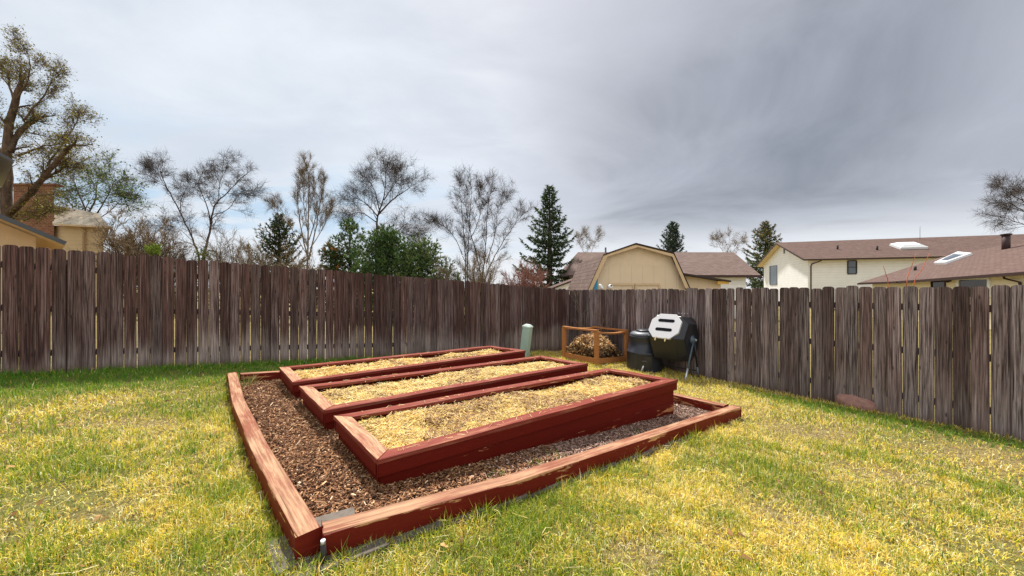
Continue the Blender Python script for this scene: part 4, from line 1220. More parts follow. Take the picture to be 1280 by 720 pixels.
def crown_mesh(mb, tips, spec, seed, bark_m, root):
    rng = np.random.default_rng(seed)
    A = np.array([t[0][i][:] for t in tips for i in range(len(t[0]) - 1)]); B = np.array([t[0][i + 1][:] for t in tips for i in range(len(t[0]) - 1)])
    V = np.array(mb.v) if mb.v else np.zeros((0, 3)); Q = np.array(mb.f) if mb.f else np.zeros((0, 4), int)
    tw = spec.get('tw', (1, 0)); rm = spec['rmin']; L1 = spec.get('Lt', .20) * spec.get('L', 2.5)
    v1, q1, A1, B1 = twiglets(A, B, tw[0], L1, rm * .8, spec.get('ang', 38) + 6, spec['trop'], rng)
    V = np.concatenate([V, v1]); Q = np.concatenate([Q, q1 + len(mb.v)])
    if tw[1]:
        v2, q2, A2, B2 = twiglets(A1, B1, tw[1], L1 * .55, rm * .6, spec.get('ang', 38), spec['trop'], rng)
        Q = np.concatenate([Q, q2 + len(V)]); V = np.concatenate([V, v2])
    o = npmesh('crown', V, quads=Q, mats=bark_m, parent=root)
    return o, [([Vector(a), Vector(b)], None) for a, b in zip(np.concatenate([A, A1]), np.concatenate([B, B1]))]

def limb_tree(name, label, limbs, Z, spec, bark_m, seed, maxl=3, leaf=None, cat='tree', group='trees beyond the fences', depth=1.0):
    """limbs: [(picture points from the base up, start radius, end radius, depth lean)]; the twigs grow from them"""
    rr = random.Random(seed)
    base = P(limbs[0][0][0][0], 360, Z); base.z = gzf(base.x, base.y)
    root = thing(name, label, cat, base, 0, group)
    mbs = [MB(), MB()]; tips = []
    first = True
    for pts_px, r0, r1, lean in limbs:
        pts = []
        for i, (a, b) in enumerate(pts_px):
            q = P(a, b, Z); q.y += lean * i / max(1, len(pts_px) - 1)
            k = q.y / Z; q = Vector((q.x * k, q.y, q.z * k)); pts.append(q)
        if first or pts[0].z < P(0, 345, Z).z + .01:
            g = Vector((pts[0].x * .98 + base.x * .02, pts[0].y, gzf(pts[0].x, pts[0].y) - .1))
            if pts[0].z > g.z + .3: pts.insert(0, g)
        first = False
        r0 *= (.8 if leaf else .6); r1 *= (.7 if leaf else .5); pts = [q - base for q in smooth_path(pts)]
        for i in range(1, len(pts) - 1): pts[i] = pts[i] + rdir(rr) * .015 * spec.get('Lref', 3) * .5
        n = len(pts); rad = [r0 + (r1 - r0) * (i / (n - 1)) ** .8 for i in range(n)]
        mbs[0].tube(pts, rad, 9, True)
        L = spec.get('L', sum((pts[i + 1] - pts[i]).length for i in range(n - 1)))
        children(mbs, tips, pts, rad, L, 0, maxl, rr, spec, spec.get('limb_t0', .3))
        # the limb tip forks on
        d = (pts[-1] - pts[-2]).normalized()
        for c in range(2):
            grow(mbs, tips, pts[-1], (d + rdir(rr) * .5).normalized(), L * spec['ratio'] * .75, max(spec['rmin'], r1 * .8), 1, maxl, rr, spec)
    mbs[0].build('trunk', bark_m, root)
    cr, segs = crown_mesh(mbs[1], tips, spec, seed, bark_m, root)
    if leaf is not None:
        V, Q, c_ = leaves_on(segs, leaf[0], leaf[1], leaf[2], seed, spread=leaf[3] if len(leaf) > 3 else .12)
        npmesh('leaves', V, quads=Q, cols=c_, mats=M_leaf, parent=cr)
    return root

def bare_shrub(label, px, top, wpx, Z, bark_m, seed, stems=16, leaf=None, name='bare_shrub', lvl=2, rm=.006, group='bare shrubs behind the left fence'):
    rr = random.Random(seed)
    base = P(px, 360, Z); base.z = gzf(base.x, base.y); H = P(0, top, Z).z - base.z; W = wpx * Z / F / 2
    root = thing(name, label, 'shrub', base, 0, group)
    mbs = [MB(), MB()]; tips = []
    s = dict(n=(7, 5, 3), wob=.16, trop=.05, rmin=rm, ang=32, ratio=.42, rr=.6, split=1, t0=.25)
    for i in range(stems):
        a = rr.uniform(0, 2 * PI); q = rr.random() ** .6
        tip = Vector((math.cos(a) * W * q * .8, math.sin(a) * W * q * .8, H * (1 - .35 * q * q) * rr.uniform(.7, .95)))
        st_ = Vector((math.cos(a) * .15 * W, math.sin(a) * .15 * W, 0)); d = (tip - st_)
        grow(mbs, tips, st_, d.normalized(), d.length, .018 * H / 3 + .008, 0, lvl, rr, s)
    mbs[0].build('stems', bark_m, root)
    cr, segs = crown_mesh(mbs[1], tips, dict(s, L=H * .5, tw=(1, 0), Lt=.17), seed, bark_m, root)
    if leaf:
        V, Q, c_ = leaves_on(segs, leaf[0], leaf[1], leaf[2], seed, spread=leaf[3] if len(leaf) > 3 else .06); npmesh('leaves', V, quads=Q, cols=c_, mats=M_leaf, parent=cr)
    return root

def needle_clumps(pos, dirs, size, n, cols, rng, thin=.16):
    """n thin needle-spray triangles around each point"""
    N = len(pos)
    p = np.repeat(pos, n, 0); d = np.repeat(dirs, n, 0) + rng.normal(0, .55, (N * n, 3)); d /= np.linalg.norm(d, axis=1)[:, None]
    sd = np.cross(d, rng.normal(0, 1, (N * n, 3))); sd /= np.linalg.norm(sd, axis=1)[:, None]
    s = np.repeat(np.atleast_1d(size) * np.ones(N), n)[:, None] * rng.uniform(.6, 1.25, (N * n, 1))
    V = np.stack([p - sd * s * thin, p + sd * s * thin, p + d * s], 1).reshape(-1, 3)
    T = np.arange(N * n)[:, None] * 3 + [[0, 1, 2]]
    c = np.repeat(cols, n, 0) * rng.uniform(.7, 1.3, (N * n, 1))
    return V, T, np.repeat(c, 3, 0)

def spruce(label, px, top, wpx, Z, seed, cols, bottom=.06, dens=1.0, group='conifers beyond the fences', taper=.85, up=.0, name='spruce_tree', warm=None, lean=0):
    rng = np.random.default_rng(seed); rr = random.Random(seed)
    base = P(px, 360, Z); base.z = gzf(base.x, base.y); H = P(0, top, Z).z - base.z; W = wpx * Z / F / 2 * 1.5
    root = thing(name, label, 'tree', base, 0, group)
    tr = MB(); tr.tube([(0, 0, -.1), (0, 0, H * .5), (lean, 0, H * .985)], [.028 * H + .03, .016 * H + .02, .012], 8)
    br = MB(); P_, D_, C_, S_ = [], [], [], []
    nb = int(112 * dens); sc_ = H / 9
    for i in range(nb):
        t = bottom + (1 - bottom) * (i + rr.random() * .7) / nb
        L = W * (1 - t) ** taper * rr.uniform(.55, 1.18) + .10 * sc_
        if rr.random() < .06: L *= .5
        a = i * 2.39996 + rr.uniform(-.3, .3)
        el = R(-18 + 50 * t + rr.uniform(-9, 9)) + up
        d = Vector((math.cos(a) * math.cos(el), math.sin(a) * math.cos(el), math.sin(el)))
        st_ = Vector((lean * t * t, 0, H * t)); pts = []
        for k in range(7):
            f = k / 6
            pts.append(st_ + d * (L * f) + Vector((0, 0, L * (.16 * f * f * f * f - .10 * math.sin(PI * f)))))
        br.tube(pts, [max(.006, .012 * sc_ * (1 - k / 7) + .004) for k in range(7)], 3, False)
        m = max(6, int(22 * L / sc_ * 1.0))
        for k in range(m):
            f = .12 + .88 * (k + rr.random()) / m; i0 = min(int(f * 6), 5); q = pts[i0].lerp(pts[i0 + 1], f * 6 - i0)
            side = Vector((-math.sin(a), math.cos(a), 0)) * rr.choice((-1, 1)); w_ = (1 - f) * .34 * L + .12 * sc_
            off = side * (w_ * rr.random()) + Vector((0, 0, -.06 * sc_ * rr.random()))
            P_.append((q + off)[:]); dd = (d * .8 + side * .7 + Vector((0, 0, -.15 + .6 * up))); D_.append(dd[:])
            cc = cols[rr.randrange(len(cols))]
            if warm and rr.random() < warm[0](t, math.cos(a)): cc = warm[1][rr.randrange(len(warm[1]))]
            C_.append(cc); S_.append(.23 * sc_ * rr.uniform(.7, 1.3))
    # leader
    for k in range(12): P_.append((lean, 0, H * (.93 + .06 * k / 12))); D_.append((rr.uniform(-1, 1), rr.uniform(-1, 1), .8)); C_.append(cols[0]); S_.append(.2 * sc_)
    V, T, c_ = needle_clumps(np.array(P_), np.array(D_), np.array(S_), 5, np.array(C_), rng)
    tk = tr.build('trunk', M_bark_dark, root); br.build('branches', M_bark_dark, tk)
    npmesh('crown', V, tris=T, cols=c_, mats=M_leaf, parent=root)
    return root

def bushy_pine(label, px, top, wpx, Z, seed, cols, lobes=9, dens=1.0, bare=.0, name='pine_tree', flat=.5, nsz=.17, group='conifers beyond the fences', trunkpx=None, low=.12, extra=None):
    """rounded evergreen built of many needle tufts on forking limbs"""
    rng = np.random.default_rng(seed); rr = random.Random(seed)
    base = P(px, 360, Z); base.z = gzf(base.x, base.y); H = P(0, top, Z).z - base.z; W = wpx * Z / F / 2 * 1.5
    root = thing(name, label, 'tree', base, 0, group)
    tr = MB(); tr.tube([(0, 0, -.1), (.02 * H, 0, H * .4), (-.01 * H, 0, H * .9)], [.03 * H, .022 * H, .01], 8)
    limb = MB(); P_, D_, C_, S_ = [], [], [], []
    for i in range(lobes):
        f = (i + .5) / lobes; h = H * (low + (1 - low) * f) - .18 * W
        a = i * 2.4 + rr.uniform(-.4, .4); rad = W * math.sin(min(1, (1.12 - f * .98)) * PI / 2) * rr.uniform(.35, .72)
        c_ = Vector((math.cos(a) * rad, math.sin(a) * rad, h)); lr = W * rr.uniform(.42, .66) * (1.08 - .4 * f)
        if i == lobes - 1: c_ = Vector((0, 0, H - lr * .75))
        limb.tube([Vector((0, 0, max(.1, h - .5 * rad - .1))), c_ * .6 + Vector((0, 0, h * .4 - .05)), c_], [.012 * H, .009 * H, .004 * H], 4, False)
        m = int(190 * dens)
        for k in range(m):
            v_ = rdir(rr); q = rr.random() ** .45
            bump_ = 1 + .35 * mn.noise(v_ * 2.2 + Vector((i * 3.1, seed, 0)))
            p = c_ + Vector((v_.x, v_.y, v_.z * .85)) * lr * q * bump_
            if p.z < .1: continue
            P_.append(p[:]); D_.append((v_ * .8 + Vector((0, 0, .45)))[:]); C_.append(cols[rr.randrange(len(cols))] if not (extra and rr.random() < extra[0]) else extra[1]); S_.append(nsz * H / 3.2 * rr.uniform(.7, 1.2))
    V, T, cc = needle_clumps(np.array(P_), np.array(D_), np.array(S_), 7, np.array(C_), rng, .13)
    tk = tr.build('trunk', M_bark_dark, root); limb.build('branches', M_bark_dark, tk)
    npmesh('crown', V, tris=T, cols=cc, mats=M_leaf, parent=root)
    return root

YG = [(.21, .20, .03), (.26, .22, .04), (.14, .14, .03), (.17, .12, .04)]
SP = dict(n=(11, 6, 3, 3), wob=.17, trop=.04, rmin=.0045, ang=38, ratio=.60, rr=.52, split=2, t0=.2)
# big cottonwood at the left edge
limb_tree('cottonwood_tree', 'tall leafing cottonwood with heavy sawn limbs at the left edge above the brick chimney',
    [([(8, 330), (9, 240), (9, 180), (18, 130), (26, 106)], .30, .12, 0), ([(13, 190), (22, 168), (34, 156), (42, 150)], .14, .10, .6),
     ([(10, 268), (30, 250), (48, 230), (68, 205), (88, 183)], .17, .10, -.5), ([(22, 195), (40, 188), (58, 182), (76, 180)], .07, .03, .8),
     ([(48, 228), (66, 218), (82, 208)], .07, .05, .3), ([(18, 128), (12, 105), (10, 90)], .06, .03, .3), ([(20, 125), (36, 100), (36, 70)], .05, .015, -.5),
     ([(30, 150), (54, 120), (66, 95)], .05, .012, .5), ([(12, 200), (-14, 170), (-22, 130)], .12, .04, .4), ([(30, 275), (48, 270), (64, 262)], .05, .03, -.8), ([(60, 205), (88, 165), (97, 150)], .05, .012, .3)],
    15, dict(n=(9, 5, 3, 3), wob=.2, trop=.08, rmin=.0042, ang=40, ratio=.62, rr=.42, split=1, t0=.1, L=1.7, limb_t0=.2), M_bark_cotton, 3, 3, (11000, .045, YG, .10))
limb_tree('leafing_tree', 'thin tree with fresh green leaves behind the grey roofed tan house', [([(108, 330), (108, 270), (98, 240), (92, 225)], .10, .02, 0), ([(108, 275), (120, 245), (122, 222)], .07, .02, .6), ([(110, 285), (132, 250), (142, 228)], .06, .015, -.5), ([(108, 285), (92, 262), (84, 246)], .05, .015, .3), ([(112, 280), (140, 262), (150, 250)], .04, .012, .3)],
    20, dict(SP, n=(8, 5, 4), L=3.0), M_bark_grey, 8, 3, (2600, .075, [(.12, .20, .035), (.17, .24, .05), (.10, .15, .04)], .10))
bare_shrub('big brown conical bush with fine twigs beside the tan lap sided house', 171, 262, 60, 17, M_bark_brown, 12, 34, (1500, .04, [(.26, .19, .08), (.20, .13, .07)], .05), name='brown_bush', lvl=2, rm=.009)
bushy_pine('small bright green rounded shrub just above the left fence', 192, 306, 30, 14, 4, [(.16, .24, .02), (.20, .27, .03), (.11, .17, .02)], 6, .8, name='evergreen_shrub', nsz=.10, group='bright green shrubs above the fence')
bushy_pine('bright green shrub low between the stems of the two stemmed bare tree', 256, 311, 36, 18, 6, [(.17, .23, .02), (.20, .25, .03), (.11, .15, .02)], 6, .8, name='evergreen_shrub', nsz=.10, group='bright green shrubs above the fence')
limb_tree('bare_tree', 'two stemmed bare dark tree leaning apart above the left fence',
    [([(250, 330), (243, 305), (232, 280), (216, 248), (204, 225), (200, 212)], .11, .03, 0), ([(253, 330), (258, 305), (263, 285), (268, 258), (285, 240), (302, 222)], .13, .03, .3), ([(263, 280), (258, 255), (248, 232), (252, 218)], .06, .018, .5),
     ([(266, 268), (284, 262), (302, 240), (310, 238)], .04, .015, -.4), ([(225, 266), (228, 245), (236, 232)], .04, .015, .4), ([(215, 246), (202, 226), (193, 212)], .04, .014, .2), ([(272, 255), (275, 228), (284, 208)], .04, .012, .3), ([(240, 300), (222, 285), (205, 282)], .03, .012, .4)],
    20, dict(SP, n=(13, 6, 3), L=2.0, wob=.2, ratio=.60, ang=44), M_bark_dark, 21, 3)
for k, (px, top, w, Z, lab) in enumerate(((222, 288, 50, 18, 'low tangle of bare pale twigs left of the two stemmed bare tree'), (288, 285, 60, 18, 'spreading bare shrub right of the two stemmed bare tree'), (318, 300, 40, 16, 'bare grey shrub before the yellowing spruce'), (374, 312, 40, 15, 'bare brown shrub at the foot of the slender tall tree'), (600, 312, 90, 22, 'bare brown brush beneath the many stemmed dark tree'), (552, 318, 50, 20, 'thin pale brush right of the green pines'))):
    bare_shrub(lab, px, top, w, Z, M_bark_tan if k != 4 else M_bark_brown, 30 + k, 14 if k != 4 else 26)
spruce('yellowing spruce with a dark green top above the left fence', 349, 268, 80, 24, 41, [(.030, .058, .022), (.042, .07, .028), (.055, .075, .03)], warm=(lambda t, c: .85 * max(0, 1.0 - t * 1.05) * (.65 + .5 * c), [(.20, .13, .03), (.26, .17, .04), (.15, .11, .03)]), taper=.8, up=.35)
limb_tree('slender_tree', 'tall narrow bare tree with upright twigs beside the yellowing spruce',
    [([(384, 335), (385, 300), (386, 260), (386, 225), (383, 208)], .13, .02, 0), ([(386, 325), (394, 290), (400, 255), (404, 232)], .09, .016, .4), ([(384, 320), (376, 285), (372, 250), (374, 226)], .08, .014, -.4), ([(386, 300), (396, 262), (394, 230)], .06, .012, .5), ([(384, 318), (366, 288), (352, 262), (348, 258)], .05, .012, .2), ([(388, 310), (404, 285), (412, 262)], .05, .012, -.3), ([(385, 290), (379, 250), (380, 218)], .05, .012, -.2)],
    22, dict(SP, n=(13, 6, 3), ang=27, trop=.10, L=1.9, ratio=.58, rmin=.0045), M_bark_tan, 22, 3)
limb_tree('round_bare_tree', 'large bare tree with a round crown rising behind the green pines',
    [([(470, 340), (471, 300), (472, 272), (480, 245), (482, 222)], .24, .04, 0), ([(473, 268), (488, 252), (504, 240), (516, 232)], .13, .03, .8), ([(472, 270), (458, 255), (446, 248)], .10, .03, -.6), ([(474, 262), (468, 238), (462, 226)], .08, .025, .6), ([(480, 250), (492, 232), (500, 222)], .08, .02, -.8),
     ([(472, 285), (492, 292), (508, 280), (520, 284)], .10, .02, .5), ([(471, 278), (452, 266), (438, 268)], .08, .02, .4), ([(476, 300), (496, 290), (516, 295)], .08, .02, -.5), ([(481, 235), (476, 218), (479, 212)], .05, .015, .2)],
    27, dict(SP, n=(12, 6, 3), ang=46, L=3.3, ratio=.60, rmin=.0055), M_bark_dark, 23, 3)
GRN = [(.055, .105, .028), (.075, .13, .034), (.11, .155, .045), (.042, .078, .024)]
bushy_pine('small olive green pine at the left of the pine clump', 413, 306, 44, 20, 51, [(.07, .10, .03), (.10, .13, .04), (.05, .08, .03)], 8, .8, extra=(.10, (.32, .12, .03)))
bushy_pine('lanky open pine with a tuft top and crooked trunk left of the dense pine', 437, 275, 40, 21, 52, GRN, 7, .45, nsz=.13, low=.45, extra=(.12, (.12, .13, .05)))
bushy_pine('dense rounded dark green pine in the middle of the clump', 482, 284, 76, 19, 53, GRN, 16, 1.5, nsz=.13)
bushy_pine('broad dark green pine at the right end of the pine clump', 526, 296, 70, 20, 54, [(.065, .105, .03), (.09, .135, .04), (.125, .15, .05)], 13, 1.2, nsz=.14)
limb_tree('many_stemmed_tree', 'tall dark bare tree with several upright stems left of the spruce',
    [([(582, 350), (581, 310), (578, 270), (574, 235)], .10, .02, 0), ([(584, 350), (586, 300), (588, 262), (590, 232)], .10, .016, .4), ([(601, 352), (596, 320), (588, 290), (582, 260), (580, 240)], .10, .016, -.5), ([(603, 352), (607, 310), (609, 270), (613, 240)], .10, .016, .6), ([(606, 352), (616, 325), (630, 300), (644, 280), (650, 272)], .09, .016, -.3), ([(608, 330), (618, 295), (622, 262), (630, 246)], .06, .014, .3), ([(584, 335), (570, 300), (558, 285), (548, 280)], .05, .014, .2), ([(588, 300), (600, 270), (604, 240)], .05, .014, -.4)],
    24, dict(SP, n=(13, 6, 3), ang=36, trop=.07, L=2.5, ratio=.6, rmin=.005), M_bark_dark, 24, 3)
spruce('tall dark green spruce standing behind the fence corner', 687, 233, 78, 29, 42, [(.036, .064, .024), (.05, .08, .030), (.07, .10, .036)], dens=1.15, taper=.78)
bare_shrub('reddish twiggy bush at the foot of the tall spruce', 655, 320, 62, 17, M_bark_red, 61, 26, lvl=2, rm=.007)
limb_tree('bare_sapling', 'small faint bare tree behind the left part of the brown roof', [([(735, 345), (735, 320), (733, 298)], .06, .02, 0), ([(735, 325), (742, 308), (744, 296)], .05, .016, .3), ([(734, 325), (727, 310), (724, 298)], .04, .016, -.3)], 40, dict(SP, n=(8, 5, 3), L=2.6, rmin=.007), M_bark_tan, 25, 3, group='small bare trees behind the roofs')
spruce('dark blue green spruce top showing over the brown roof', 841, 278, 50, 34, 43, [(.034, .056, .034), (.046, .07, .044), (.07, .09, .05)], bottom=.3, taper=.7, up=.25)
limb_tree('bare_sapling', 'faint bare treetop over the right end of the brown roof', [([(908, 345), (908, 320), (912, 300)], .07, .02, 0), ([(908, 325), (918, 312), (924, 304)], .05, .016, .3), ([(908, 322), (900, 308), (897, 302)], .05, .016, -.3)], 40, dict(SP, n=(8, 5, 3), L=2.6, rmin=.007), M_bark_tan, 26, 3, group='small bare trees behind the roofs')
spruce('golden green spruce between the brown roofed house and the white gable', 957, 277, 58, 62, 44, [(.060, .085, .024), (.085, .11, .028), (.04, .062, .02)], warm=(lambda t, c: .75 * max(0, t - .35), [(.24, .15, .05), (.19, .13, .04)]), taper=.72, dens=1.2)
limb_tree('bare_tree', 'bare tree at the right edge beyond the reddish roof', [([(1310, 330), (1306, 290), (1296, 262), (1284, 240)], .2, .04, 0), ([(1300, 275), (1276, 262), (1258, 250)], .10, .02, .5), ([(1296, 262), (1270, 246), (1252, 236)], .09, .02, -.5), ([(1304, 290), (1278, 280), (1256, 272)], .08, .02, .6), ([(1308, 280), (1320, 250), (1324, 225)], .1, .03, .3)], 26, dict(SP, n=(11, 6, 3), L=2.8, rmin=.0055), M_bark_dark, 27, 3)
# two whippy saplings inside the yard, behind the crate
def sapling(label, p, H, seed, lean):
    rr = random.Random(seed); root = thing('sapling', label, 'sapling', (p.x, p.y, gzf(p.x, p.y)), 0, 'leafless saplings by the fence corner'); mbs = [MB(), MB()]; tips = []
    s = dict(n=(9, 4, 2), wob=.10, trop=.05, rmin=.0035, ang=38, ratio=.30, rr=.55, split=1, t0=.25)
    for k in range(2):
        grow(mbs, tips, Vector((.10 * k, .0, 0)), Vector((lean * (1 + k), 0, 1)).normalized(), H * (1 - .2 * k), .010 - .002 * k, 0, 2, rr, s)
    mbs[0].build('stem', M_bark_tan, root); mbs[1].build('twigs', M_bark_tan, root)
sapling('slim leafless sapling left behind the cedar crate', Vector((1.93, 9.72, 0)), 1.75, 71, -.01)
sapling('short leafless sapling right behind the cedar crate', Vector((2.42, 9.02, 0)), 1.35, 72, -.05)

# ------------------------------------------------------------------ BUILDINGS
def wallq(mb, a, b, z0, z1, mi=0, off=0.0, vert=False):
    """vertical wall between plan points a and b"""
    a = Vector((a[0], a[1], 0)); b = Vector((b[0], b[1], 0)); L = (b - a).length
    n = Vector(((b - a).y, -(b - a).x, 0)).normalized() * off
    q = [Vector((a.x, a.y, z0)) + n, Vector((b.x, b.y, z0)) + n, Vector((b.x, b.y, z1)) + n, Vector((a.x, a.y, z1)) + n]
    mb.poly(q, [(0, z0), (L, z0), (L, z1), (0, z1)], mi)

def slab(mb, pts, th, mi=0, medge=1, uvs=None):
    """a roof plane with thickness; pts counter-clockwise seen from above, first edge is the eave"""
    pts = [Vector(p) for p in pts]
    n = (pts[1] - pts[0]).cross(pts[-1] - pts[0]).normalized()
    if n.z < 0: pts = [pts[1], pts[0]] + pts[:1:-1]; n = (pts[1] - pts[0]).cross(pts[-1] - pts[0]).normalized()
    e = (pts[1] - pts[0]).normalized(); s_ = n.cross(e)
    uv = [((p - pts[0]).dot(e), (p - pts[0]).dot(s_)) for p in pts]
    mb.poly(pts, uv, mi)
    low = [p - Vector((0, 0, th)) for p in pts]
    mb.poly(low[::-1], uv[::-1], medge)
    for i in range(len(pts)):
        j = (i + 1) % len(pts); mb.poly([low[i], low[j], pts[j], pts[i]], None, medge)

def shift(mb, o):
    mb.v = [(a - o.x, b - o.y, c - o.z) for a, b, c in mb.v]; return mb

def win(parent, org, a, b, z0, z1, out, frame_m, glass_m, fr=.05, name='window', mid=True):
    """window in the vertical plane a-b; frame with its own depth, glass behind"""
    a = Vector((a[0], a[1], 0)); b = Vector((b[0], b[1], 0)); d = (b - a).normalized(); o = Vector(out).normalized()
    mb = MB(); L = (b - a).length
    A = lambda t, z, k: a + d * t + Vector((0, 0, z)) + o * k
    up = o
    for (p, q) in ((A(0, z0, .03), A(L, z0, .03)), (A(0, z1, .03), A(L, z1, .03)), (A(0, z0 + fr / 2 + .001, .03), A(0, z1 - fr / 2 - .001, .03)), (A(L, z0 + fr / 2 + .001, .03), A(L, z1 - fr / 2 - .001, .03))):
        mb.bar(p, q, fr, .06, up=up)
    if mid: mb.bar(A(fr / 2 + .002, (z0 + z1) / 2, .025), A(L - fr / 2 - .002, (z0 + z1) / 2, .025), fr * .7, .05, up=up)
    w = shift(mb, org).build(name, frame_m, parent)
    g = MB(); g.poly([A(0, z0, .012), A(L, z0, .012), A(L, z1, .012), A(0, z1, .012)]); shift(g, org).build('pane', glass_m, w)
    return w

# --- gambrel shed
Zs = 11.0
def sp_(px, py): return P(px, py, Zs)
so_ = Vector((sp_(825, 0).x, Zs, gzf(2.2, Zs)))
shed = thing('garden_shed', 'tan gambrel roofed garden shed facing the yard over the fence corner', 'shed', so_)
out_px = [(736, 357), (754, 318), (792, 305), (838, 316), (857, 358)]
gpts = [sp_(a, b) for a, b in [(735, 360), (753, 319.5), (792, 306), (837, 317), (856, 358)]]
zb = so_.z
mb = MB(); wl = [Vector((gpts[0].x - .12, Zs, zb)), Vector((gpts[-1].x + .12, Zs, zb))] + gpts[::-1]
mb.poly(wl, [(p.x - gpts[0].x, p.z) for p in wl])
back = [p + Vector((0, 3.4, 0)) for p in wl]; mb.poly(back[::-1], [(p.x, p.z) for p in back[::-1]])
for i in (1, len(wl) - 1): mb.poly([wl[i], back[i], back[(i + 1) % len(wl)], wl[(i + 1) % len(wl)]])
shift(mb, so_).build('wall', M_shed_plain, shed)
mb = MB(); x0, x1 = sp_(745.5, 0).x, sp_(850, 0).x; zt = sp_(0, 332).z
wallq(mb, (x0 + .03, Zs), (x1 - .03, Zs), zb + .1, zt, 0, .02); shift(mb, so_).build('siding_panel', M_shed, shed)
mb = MB()
gr_ = [sp_(a, b) for a, b in [(732, 364), (752, 318.5), (792, 304.6), (838.5, 316), (859, 361)]]
for i in range(4):
    a, b = gr_[i], gr_[i + 1]; f = Vector((0, -.22, 0)); r_ = Vector((0, 3.7, 0))
    slab(mb, [a + f, a + r_, b + r_, b + f], .03, 0, 1)
shift(mb, so_).build('roof', [M_brown_roof, M_darkline], shed)
mb = MB()
for i in range(4):
    a, b = gr_[i], gr_[i + 1]; dn = Vector((0, 0, -.16)); inw = Vector((0, -.20, 0))
    c_ = Vector((so_.x, Zs, sp_(0, 360).z)); a2 = a + (c_ - a).normalized() * .15; b2 = b + (c_ - b).normalized() * .15
    mb.poly([a + inw + Vector((0, 0, -.06)), a2 + inw, b2 + inw, b + inw + Vector((0, 0, -.06))][::1])
shift(mb, so_).build('rake_board', M_tan_trim, shed)
for xa, xb in ((761, 791.5), (793.5, 824)):
    mb = MB(); A_, B_ = sp_(xa, 0).x, sp_(xb, 0).x; z1 = sp_(0, 355.5).z
    for p, q in (((A_, Zs - .05, z1), (B_, Zs - .05, z1)), ((A_, Zs - .05, zb + .1), (B_, Zs - .05, zb + .1))): mb.bar(p, q, .03, .07, up=(0, 0, 1))
    for xx in (A_, B_): mb.bar((xx, Zs - .048, zb + .12), (xx, Zs - .048, z1 - .036), .07, .028, up=(0, -1, 0))
    door = shift(mb, so_).build('door', M_tan_trim, shed)
    mb = MB(); wallq(mb, (A_ + .035, Zs), (B_ - .035, Zs), zb + .13, z1 - .035, 0, .035); shift(mb, so_).build('door_panel', M_shed, door)
# lean-to on the right side
mb = MB(); l0, l1, l2 = sp_(857, 342.5), sp_(908, 350.5), None
wl = [Vector((l0.x, Zs + .3, zb)), Vector((l1.x, Zs + .3, zb)), Vector((l1.x, Zs + .3, l1.z)), Vector((l0.x, Zs + .3, l0.z))]
mb.poly(wl, [(p.x, p.z) for p in wl]); mb.poly([wl[1], wl[1] + Vector((0, 2, 0)), wl[2] + Vector((0, 2, 0)), wl[2]])
shift(mb, so_).build('lean_to_wall', M_shed, shed)
mb = MB(); a, b = sp_(852, 340.8), sp_(914, 350.6); slab(mb, [a + Vector((0, 0, 0)), b + Vector((0, 0, 0)), b + Vector((0, 2.5, 0)), a + Vector((0, 2.5, 0))], .05, 0, 1); shift(mb, so_).build('lean_to_roof', [M_brown_roof, M_darkline], shed)
mb = MB(); a, b = sp_(899, 353.2), sp_(913, 353.2); mb.bar(a + Vector((0, .1, 0)), b + Vector((0, .1, 0)), .05, .10); shift(mb, so_).build('rafter_end', M_yellow_wood, shed)
# blue tarp leaning on the shed
mb = MB(); a, b = sp_(741.5, 347), sp_(745.5, 340); mb.poly([Vector((a.x, Zs - .30, zb + .1)), Vector((b.x, Zs - .30, zb + .1)), Vector((b.x, Zs - .12, b.z)), Vector((a.x, Zs - .12, a.z - .0))])
mb.poly([Vector((b.x, Zs - .30, zb + .1)), Vector((b.x + .02, Zs - .14, zb + .1)), Vector((b.x + .02, Zs - .09, b.z)), Vector((b.x, Zs - .12, b.z))])
tag(mb.build('blue_board', M_blue), 'narrow bright blue board leaning on the left edge of the tan shed', 'board')
for kk, (px, py, lab) in enumerate(((751.5, 358.5, 'white leaf shaped ornament before the tan shed, beside the blue board'), (763.2, 358.2, 'white rounded ornament with a dark blue patch before the tan shed'))):
    p = P(px, py, 10.2); root = thing('garden_ornament', lab, 'garden ornament', (p.x, p.y, gzf(p.x, p.y)), 0, 'white ornaments before the shed')
    h = p.z - gzf(p.x, p.y); Mx = Matrix.Translation((0, 0, h)) @ Matrix.Rotation(R(-32 if kk == 0 else 8), 4, 'Y') @ Matrix.Rotation(R(80), 4, 'X') @ Matrix.Diagonal((.55 if kk == 0 else .85, 1.15 if kk == 0 else .85, 1, 1))
    mb = MB(); mb.tube([(0, .02, 0), (0, .02, h)], .012, 8); mb.build('stake', M_midgrey, root)
    mb = MB(); mb.lathe([(.075, -.012), (.085, .0), (.07, .025), (.03, .036)], n=18, M=Mx); mb.build('disc', M_white, root)
    if kk:
        mb = MB(); mb.lathe([(.036, .0), (.03, .008)], n=12, M=Mx @ Matrix.Translation((.012, .025, .030))); mb.build('patch', M_bin, root)

